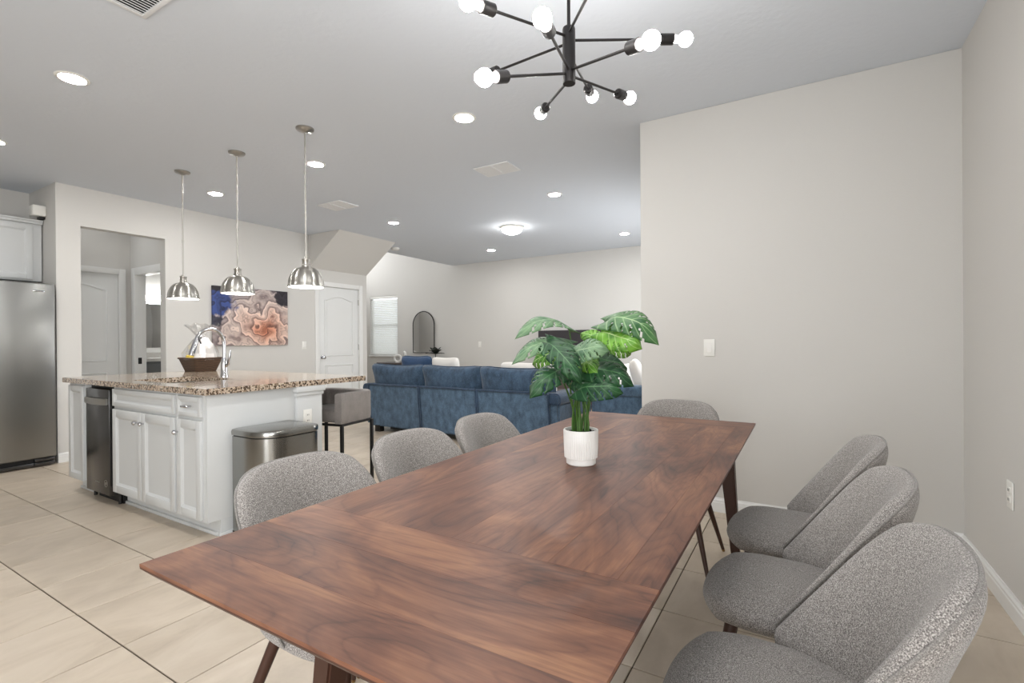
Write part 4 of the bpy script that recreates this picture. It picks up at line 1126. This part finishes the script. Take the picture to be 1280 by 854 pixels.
def vent(x0, x1, y0, y1, label, n, split=True, dark='vent_white', along='x'):
    t = thing('ceiling_vent', label, 'vent', ((x0 + x1) / 2, (y0 + y1) / 2, H), world=True)
    b = NB(); f = .022
    for q in ((x0, x1, y0, y0 + f), (x0, x1, y1 - f, y1), (x0, x0 + f, y0 + f, y1 - f), (x1 - f, x1, y0 + f, y1 - f)): box(b, q[0], q[1], q[2], q[3], H - .010, H, .003)
    if split:
        cx, cy = (x0 + x1) / 2, (y0 + y1) / 2
        box(b, cx - .006, cx + .006, y0 + f, y1 - f, H - .014, H - .002)
    obj('frame', b, 'vent_white', t)
    b = NB(); box(b, x0 + f, x1 - f, y0 + f, y1 - f, H - .002, H); obj('duct_opening', b, dark, t)
    me = None
    Lx = (x1 - x0) - 2 * f; Ly = (y1 - y0) - 2 * f
    for i in range(n):
        s = (i + .5) / n
        if me is None:
            b = NB(); hw = (Ly if along == 'x' else Lx) / n * .34
            poly = [(-hw, -.003), (-hw + .002, -.001), (hw, -.010), (hw - .002, -.012)]
            if dark != 'vent_dark': hw *= 1.45; poly = [(-hw, -.004), (-hw + .002, -.002), (hw, -.009), (hw - .002, -.011)]
            if along == 'x': prism(b, poly, 'x', 0, Lx)
            else: prism(b, poly, 'y', 0, Ly)
            o = obj('slat', b, 'vent_white', t, shift=False); me = o.data
        else:
            o = bpy.data.objects.new('slat', me); COL.objects.link(o); o.parent = t
        if along == 'x': o.location = (x0 + f - t.location.x, y0 + f + s * Ly - t.location.y, 0)
        else: o.location = (x0 + f + s * Lx - t.location.x, y0 + f - t.location.y, 0)
vent(-2.735, -2.40, .58, 1.145, 'slotted ceiling vent at the top picture edge', 14, False, 'vent_dark', along='y')
vent(-4.82, -4.44, 3.715, 4.0, 'square ceiling vent left of the lights, above the closet', 5)
vent(-2.60, -2.235, 3.69, 3.945, 'square ceiling vent in the middle of the ceiling', 5)
sd = thing('smoke_detector', 'small white ceiling sensor beside the stair soffit', 'smoke detector', (-5.93, 6.13, H), world=True)
b = NB(); lathe(b, [(.0, H), (.07, H), (.07, H - .018), (.055, H - .036), (.0, H - .038)], (-5.93, 6.13, 0), 28, cap=False); obj('housing', b, 'plastic_white', sd)
b = NB(); lathe(b, [(.0, H - .044), (.025, H - .043), (.03, H - .0375)], (-5.93, 6.13, 0), 20, cap=False); obj('sensor_cap', b, 'vent_white', sd)

# ------------------------------------------------------------------ wall things
b = NB(); box(b, 0, .028, 0, 1.02, 0, .745, .002)
o = obj('canvas_print', b, 'art_print'); o.location = (XK + .002, 3.303, 1.125)
tag(o, 'unframed canvas of swirling blue, grey and peach folds on the kitchen wall', 'picture')
duplex('light_switch', 'white light switch between the picture and the closet door', 'light switch', None, 'x+', (XK + .0005, 4.605, 1.118), kind='switch')
duplex('light_switch', 'white light switch on the dining wall above the chair backs', 'light switch', None, 'y-', (-.556, YB - .0005, 1.106), kind='switch')
duplex('outlet', 'white outlet low on the side wall right of the chairs', 'outlet', None, 'x-', (XR - .0005, 2.845, .500))
duplex('light_switch', 'small white switch plate on the far wall above the sofa', 'light switch', None, 'y-', (-5.636, YF - .0005, 1.09), kind='switch')

# ------------------------------------------------------------------ living room
def cushion(w, d, h, n=14, e=.5, p=3.2, ear=.10):
    """pillow lying in local XZ: width w, height h, thickness d along Y"""
    def fn(a, c):
        x, z = squircle(a, c, e)
        x *= 1 + .04 * abs(c) ** 3; z += ear * (abs(a) ** 3 - .4) * max(0, c)
        return Vector((x * w / 2, 0, z * h / 2 + h / 2)), Vector((0, -1, 0))
    return shell_surface(n, n, fn, d, p)
def pillow_tube(bm, w, h, e=.5, ear=.10):
    pts = []
    for i in range(12): pts.append((-1 + 2 * i / 12, -1))
    for i in range(12): pts.append((1, -1 + 2 * i / 12))
    for i in range(12): pts.append((1 - 2 * i / 12, 1))
    for i in range(12): pts.append((-1, 1 - 2 * i / 12))
    out = []
    for a, c in pts:
        x, z = squircle(a, c, e); x *= 1 + .04 * abs(c) ** 3; z += ear * (abs(a) ** 3 - .4) * max(0, c)
        out.append((x * w / 2, 0, z * h / 2 + h / 2))
    return tube(bm, out, .009, 6, closed=True)
sf = thing('sofa', 'long blue chenille sofa with its back to the dining table', 'sofa', (-3.545, 4.95, 0), world=True)
SXa, SXb, SYa = -4.85, -2.245, 4.50
b = NB(); prism(b, [(4.56, .12), (5.42, .12), (5.42, .40), (4.62, .40)], 'x', SXa + .03, SXb - .03); obj('base', b, 'sofa_blue', sf)
px_ = [SXa, -3.995, -3.150, SXb]
for x0, x1 in zip(px_, px_[1:]):
    b = NB()
    prism(b, [(SYa + .05, .075), (SYa + .16, .075), (SYa + .15, .60), (SYa, .615)], 'x', x0 + .006, x1 - .006)
    bmesh.ops.bevel(b, geom=b.edges[:], offset=.014, segments=2, affect='EDGES')
    bp_ = obj('back_panel', b, 'sofa_blue', sf)
    for xx in (x0 + .012, x1 - .012):
        b = NB(); tube(b, [(xx, SYa + .046, .085), (xx, SYa - .002, .61)], .011, 8); obj('piping', b, 'sofa_blue_dark', bp_)
    b = NB(); tube(b, [(x0 + .008, SYa - .004, .617), (x1 - .008, SYa - .004, .617)], .013, 8); obj('piping', b, 'sofa_blue_dark', bp_)
    c0 = (x0 + x1) / 2
    b = cushion(x1 - x0 + .01, .20, .46, e=.16); me = finish(b, 70); me.transform(Matrix.Translation((c0, SYa + .17, .41)) @ Matrix.Rotation(math.radians(7), 4, 'X'))
    cu = obj('back_cushion', me, 'sofa_blue_mid', sf)
    b = pillow_tube(NB(), x1 - x0 + .01, .46, .16); me = finish(b, 70); me.transform(Matrix.Translation((c0, SYa + .17, .41)) @ Matrix.Rotation(math.radians(7), 4, 'X')); obj('piping', me, 'sofa_blue_dark', cu)
    b = NB(); box(b, x0 + .01, x1 - .01, SYa + .30, 5.45, .40, .53, .04, 3); obj('seat_cushion', b, 'sofa_blue', sf)
for x0, x1, s in ((SXa - .10, SXa + .07, -1), (SXb - .07, SXb + .10, 1)):
    b = NB(); xm = (x0 + x1) / 2
    prism(b, [(SYa + .06, .10), (5.44, .10), (5.44, .47), (SYa + .04, .52)], 'x', xm - .075 + s * .02, xm + .075 - s * .0)
    bmesh.ops.bevel(b, geom=b.edges[:], offset=.02, segments=2, affect='EDGES'); ar = obj('arm', b, 'sofa_blue', sf)
    b = NB(); prism(b, rrect(x0 - .02, x1 + .02, .50, .62, (.03, .03, .055, .055), 6), 'y', SYa + .01, 5.46)
    bmesh.ops.bevel(b, geom=[e for e in b.edges if e.is_manifold and e.calc_face_angle() > 1.0], offset=.015, segments=2, affect='EDGES'); obj('arm_pad', b, 'sofa_blue_dark', ar)
b = NB(); box(b, SXa + .3, SXb - .1, SYa + .09, 5.36, .045, .118); obj('plinth', b, 'black_gap', sf)
for x in (SXa + .10, SXb - .10):
    for y in (SYa + .10, 5.36):
        b = NB(); box(b, x - .045, x + .045, y - .04, y + .04, 0, .119, .006); obj('foot', b, 'metal_black', sf)

def throw(name, label, mat, w, h, d, loc, rx, rz, ry=0, cat='pillow', pip=None):
    b = cushion(w, d, h, e=.35, p=2.4); me = finish(b, 70)
    o = obj(name, me, mat); o.location = loc; o.rotation_euler = (rx, ry, rz)
    if pip:
        b = pillow_tube(NB(), w, h, .35); q = obj('piping', finish(b, 70), pip, o)
    return tag(o, label, cat)
throw('throw_pillow', 'blue throw pillow leaning behind the sofa back next to the white one', 'pillow_blue', .46, .44, .15, (-4.38, 4.955, .535), math.radians(9), math.radians(8), pip='sofa_blue_dark')
throw('throw_pillow', 'white throw pillow leaning right of the blue pillow on the sofa', 'pillow_white', .44, .43, .14, (-3.89, 4.955, .535), math.radians(9), math.radians(-6))
throw('throw_pillow', 'white throw pillow showing above the right end of the sofa back', 'pillow_white', .70, .385, .16, (-2.72, 4.955, .535), math.radians(9), 0)

# love seat turned toward the television
ls = thing('loveseat', 'blue chenille loveseat end showing beside the dining wall edge', 'loveseat', (-1.52, 5.6, 0), world=True)
LX0, LX1, LY0, LY1 = -1.95, -1.06, 4.90, 6.50
b = NB(); box(b, LX0 + .02, LX1 - .05, LY0 + .16, LY1 - .16, .10, .42, .02); obj('base', b, 'sofa_blue', ls)
for y0, y1 in ((LY0, LY0 + .17), (LY1 - .17, LY1)):
    b = NB(); box(b, LX0, LX1 - .12, y0 + .01, y1 - .01, .08, .60, .02); ar = obj('arm', b, 'sofa_blue', ls)
    b = NB(); prism(b, rrect(y0 - .02, y1 + .02, .585, .695, (.02, .02, .05, .05), 6), 'x', LX0 - .02, LX1 - .10)
    bmesh.ops.bevel(b, geom=[e for e in b.edges if e.is_manifold and e.calc_face_angle() > 1.0], offset=.02, segments=2, affect='EDGES'); obj('arm_pad', b, 'sofa_blue', ar)
b = NB(); prism(b, [(LX1 - .16, .08), (LX1 - .04, .08), (LX1, .66), (LX1 - .15, .66)], 'y', LY0 + .02, LY1 - .02); bmesh.ops.bevel(b, geom=b.edges[:], offset=.02, segments=2, affect='EDGES'); obj('back_panel', b, 'sofa_blue', ls)
for i in range(2):
    yc = LY0 + .17 + .63 * (i + .5)
    b = NB(); box(b, LX0 + .0, LX1 - .30, yc - .305, yc + .305, .42, .54, .04, 3); obj('seat_cushion', b, 'sofa_blue', ls)
    b = cushion(.62, .20, .44, e=.3); me = finish(b, 70); me.transform(Matrix.Translation((LX1 - .23, yc, .45)) @ Matrix.Rotation(R90, 4, 'Z') @ Matrix.Rotation(math.radians(8), 4, 'X')); obj('back_cushion', me, 'sofa_blue_dark', ls)
for x in (LX0 + .07, LX1 - .12):
    for y in (LY0 + .07, LY1 - .07):
        b = NB(); box(b, x - .04, x + .04, y - .04, y + .04, 0, .081, .006); obj('foot', b, 'metal_black', ls)
throw('throw_pillow', 'white throw pillow on the loveseat at the dining wall edge', 'pillow_white', .42, .42, .14, (-1.50, 5.32, .545), math.radians(-16), R90 + .25)
throw('throw_pillow', 'small white throw pillow on the loveseat seen behind the plant leaves', 'pillow_white', .36, .34, .13, (-1.82, 5.78, .545), math.radians(-14), R90 - .4)

# console, mirror, ornaments on the far wall
cs = thing('console_cabinet', 'low dark brown console cabinet under the arched mirror', 'console', (-7.27, 7.98, 0), world=True)
b = NB(); box(b, -8.10, -6.44, 7.80, 8.178, .08, .672, .003); obj('body', b, 'console_wood', cs)
b = NB(); box(b, -8.12, -6.42, 7.78, 8.18, .672, .700, .003); obj('top', b, 'console_wood', cs)
for i in range(4):
    x = -8.09 + i * .412; b = NB(); box(b, x, x + .404, 7.784, 7.80, .10, .66, .003); dd = obj('door', b, 'console_wood', cs)
    b = NB(); cyl(b, (x + (.36 if i % 2 == 0 else .044), 7.768, .36), (x + (.36 if i % 2 == 0 else .044), 7.768, .46), .006, n=8); obj('handle', b, 'brass', dd)
for x in (-8.04, -6.50):
    for y in (7.85, 8.13):
        b = NB(); cyl(b, (x, y, 0), (x, y, .081), .014, .02, n=12); obj('leg', b, 'console_wood', cs)
am = thing('arched_mirror', 'arched mirror in a thin dark frame above the console', 'mirror', (-7.105, 8.18, .915), world=True)
mp_ = [(-7.404, .915), (-6.806, .915)] + [(-7.105 + .299 * math.cos(a * PI / 24), 1.51 + .299 * math.sin(a * PI / 24)) for a in range(25)]
b = NB(); tube(b, [(p[0], 8.180, p[1]) for p in mp_], .011, 8, closed=True); obj('frame', b, 'metal_black', am)
b = NB(); prism(b, mp_, 'y', 8.178, 8.190); obj('glass', b, 'mirror_glass', am, angle=20)
def ring_orn(x, y, r, h, label, rz):
    t = thing('ring_ornament', label, 'ornament', (x, y, .700), rz)
    b = NB(); pts = [(r * math.cos(a * PI / 12), 0, .02 + h / 2 + h / 2 * math.sin(a * PI / 12)) for a in range(24)]
    tube(b, pts, .024, 10, closed=True); obj('ring', b, 'ceramic_white', t)
    b = NB(); box(b, -.05, .05, -.03, .03, 0, .018, .004); obj('foot', b, 'ceramic_white', t)
ring_orn(-7.66, 7.97, .085, .14, 'lower white ceramic ring ornament on the console', .2)
ring_orn(-7.52, 8.03, .075, .21, 'taller white ceramic ring ornament beside the lower ring on the console', -.5)
def small_plant(name, c, r, n, label, seed, pot_mat='ceramic_white', zl=.08):
    t = thing(name, label, 'plant', c)
    b = NB(); lathe(b, [(.0, 0), (.04, 0), (.055, .08), (.050, .08), (.045, .07), (.0, .07)], (0, 0, 0), 24, cap=False); obj('pot', b, pot_mat, t)
    b = NB(); cyl(b, (0, 0, .06), (0, 0, zl + .01), .008, n=8); obj('stem', b, 'dark_leaf', t)
    rng = random.Random(seed)
    for i in range(n):
        a = 2 * PI * i / n + rng.uniform(-.2, .2); el = rng.uniform(.25, 1.2)
        d = Vector((math.cos(a) * math.cos(el), math.sin(a) * math.cos(el), math.sin(el))); s = d.cross(Vector((0, 0, 1))).normalized()
        b = NB(); L_, W_ = r * rng.uniform(.75, 1.05), r * .24; base = Vector((0, 0, zl))
        nn = s.cross(d); rows = []
        for k_ in range(7):
            u = k_ / 6; w = W_ * math.sin(PI * (u * .92 + .05)) ** .8; p = base + d * L_ * u - Vector((0, 0, 1)) * .25 * L_ * u * u
            rows.append([b.verts.new(p + s * w * q + nn * (.15 * W_ * abs(q))) for q in (-1, 0, 1)])
        for p, q in zip(rows, rows[1:]):
            for j in range(2): b.faces.new((p[j], p[j + 1], q[j + 1], q[j]))
        o = obj('leaf', b, 'dark_leaf', t); md = o.modifiers.new('thickness', 'SOLIDIFY'); md.thickness = .003
small_plant('small_plant', (-6.60, 7.97, .700), .24, 14, 'small dark leafed plant on the console right of the mirror', 4, zl=.19)
# television on a low stand
tvs = thing('tv_stand', 'low dark stand under the television', 'tv stand', (-3.55, 7.95, 0), world=True)
b = NB(); box(b, -4.55, -2.55, 7.72, 8.17, .08, .50, .004); obj('body', b, 'console_wood', tvs)
for i in range(3):
    x = -4.53 + i * .66; b = NB(); box(b, x, x + .64, 7.705, 7.72, .10, .48, .003); obj('drawer', b, 'console_wood', tvs)
for x in (-4.48, -2.62):
    b = NB(); box(b, x - .03, x + .03, 7.78, 8.12, 0, .081); obj('foot', b, 'metal_black', tvs)
tv = thing('television', 'dark flat television behind the plant leaves on the far side', 'television', (-3.55, 8.0, .50), world=True)
b = NB(); box(b, -4.195, -2.895, 7.985, 8.03, .575, 1.342, .006); obj('case', b, 'tv_black', tv)
b = NB(); box(b, -4.183, -2.907, 7.982, 7.986, .592, 1.332); obj('screen', b, 'tv_black', tv)
for x in (-4.0, -3.1):
    b = NB(); tube(b, [(x, 7.88, .508), (x, 8.0, .58), (x, 8.10, .508)], .008, 8); obj('foot', b, 'metal_black', tv)
ct = thing('coffee_table', 'low round coffee table hidden behind the sofa', 'coffee table', (-3.3, 6.35, 0), world=True)
b = NB(); lathe(b, [(.0, .40), (.44, .40), (.45, .41), (.45, .425), (.44, .43), (.0, .43)], (-3.3, 6.35, 0), 40, cap=False); obj('top', b, 'console_wood', ct)
for a in range(3):
    q = 2 * PI * a / 3; b = NB(); cyl(b, (-3.3 + .28 * math.cos(q), 6.35 + .28 * math.sin(q), .401), (-3.3 + .36 * math.cos(q), 6.35 + .36 * math.sin(q), 0), .02, .014, n=12); obj('leg', b, 'console_wood', ct)
vs_ = thing('flower_vase', 'dark tuft of stems in a white vase rising above the sofa back', 'vase', (-3.28, 6.35, .43))
b = NB(); lathe(b, [(.0, 0), (.05, 0), (.075, .08), (.06, .20), (.035, .27), (.04, .29), (.034, .29), (.03, .27), (.0, .2)], (0, 0, 0), 28, cap=False); obj('body', b, 'ceramic_white', vs_)
rng = random.Random(9)
for i in range(12):
    a = rng.uniform(0, 2 * PI); r = rng.uniform(.02, .10); tp = Vector((r * math.cos(a), r * math.sin(a), .46 + rng.uniform(-.05, .06)))
    b = NB(); tube(b, [(0, 0, .25), tp * .6 + Vector((0, 0, .12)), tp], [.004, .004, .003], 6); s_ = obj('stem', b, 'dark_leaf', vs_)
    b = NB(); bmesh.ops.create_icosphere(b, subdivisions=1, radius=.02, matrix=Matrix.Translation(tp)); obj('bud', b, 'dark_leaf', s_)

SC.cycles.use_denoising = True
SC.cycles.max_bounces = 10
SC.cycles.diffuse_bounces = 5
SC.cycles.glossy_bounces = 4
SC.cycles.transparent_max_bounces = 12
SC.cycles.sample_clamp_indirect = 6.0
for o in list(bpy.data.objects):
    if '_base' in o.keys(): del o['_base']
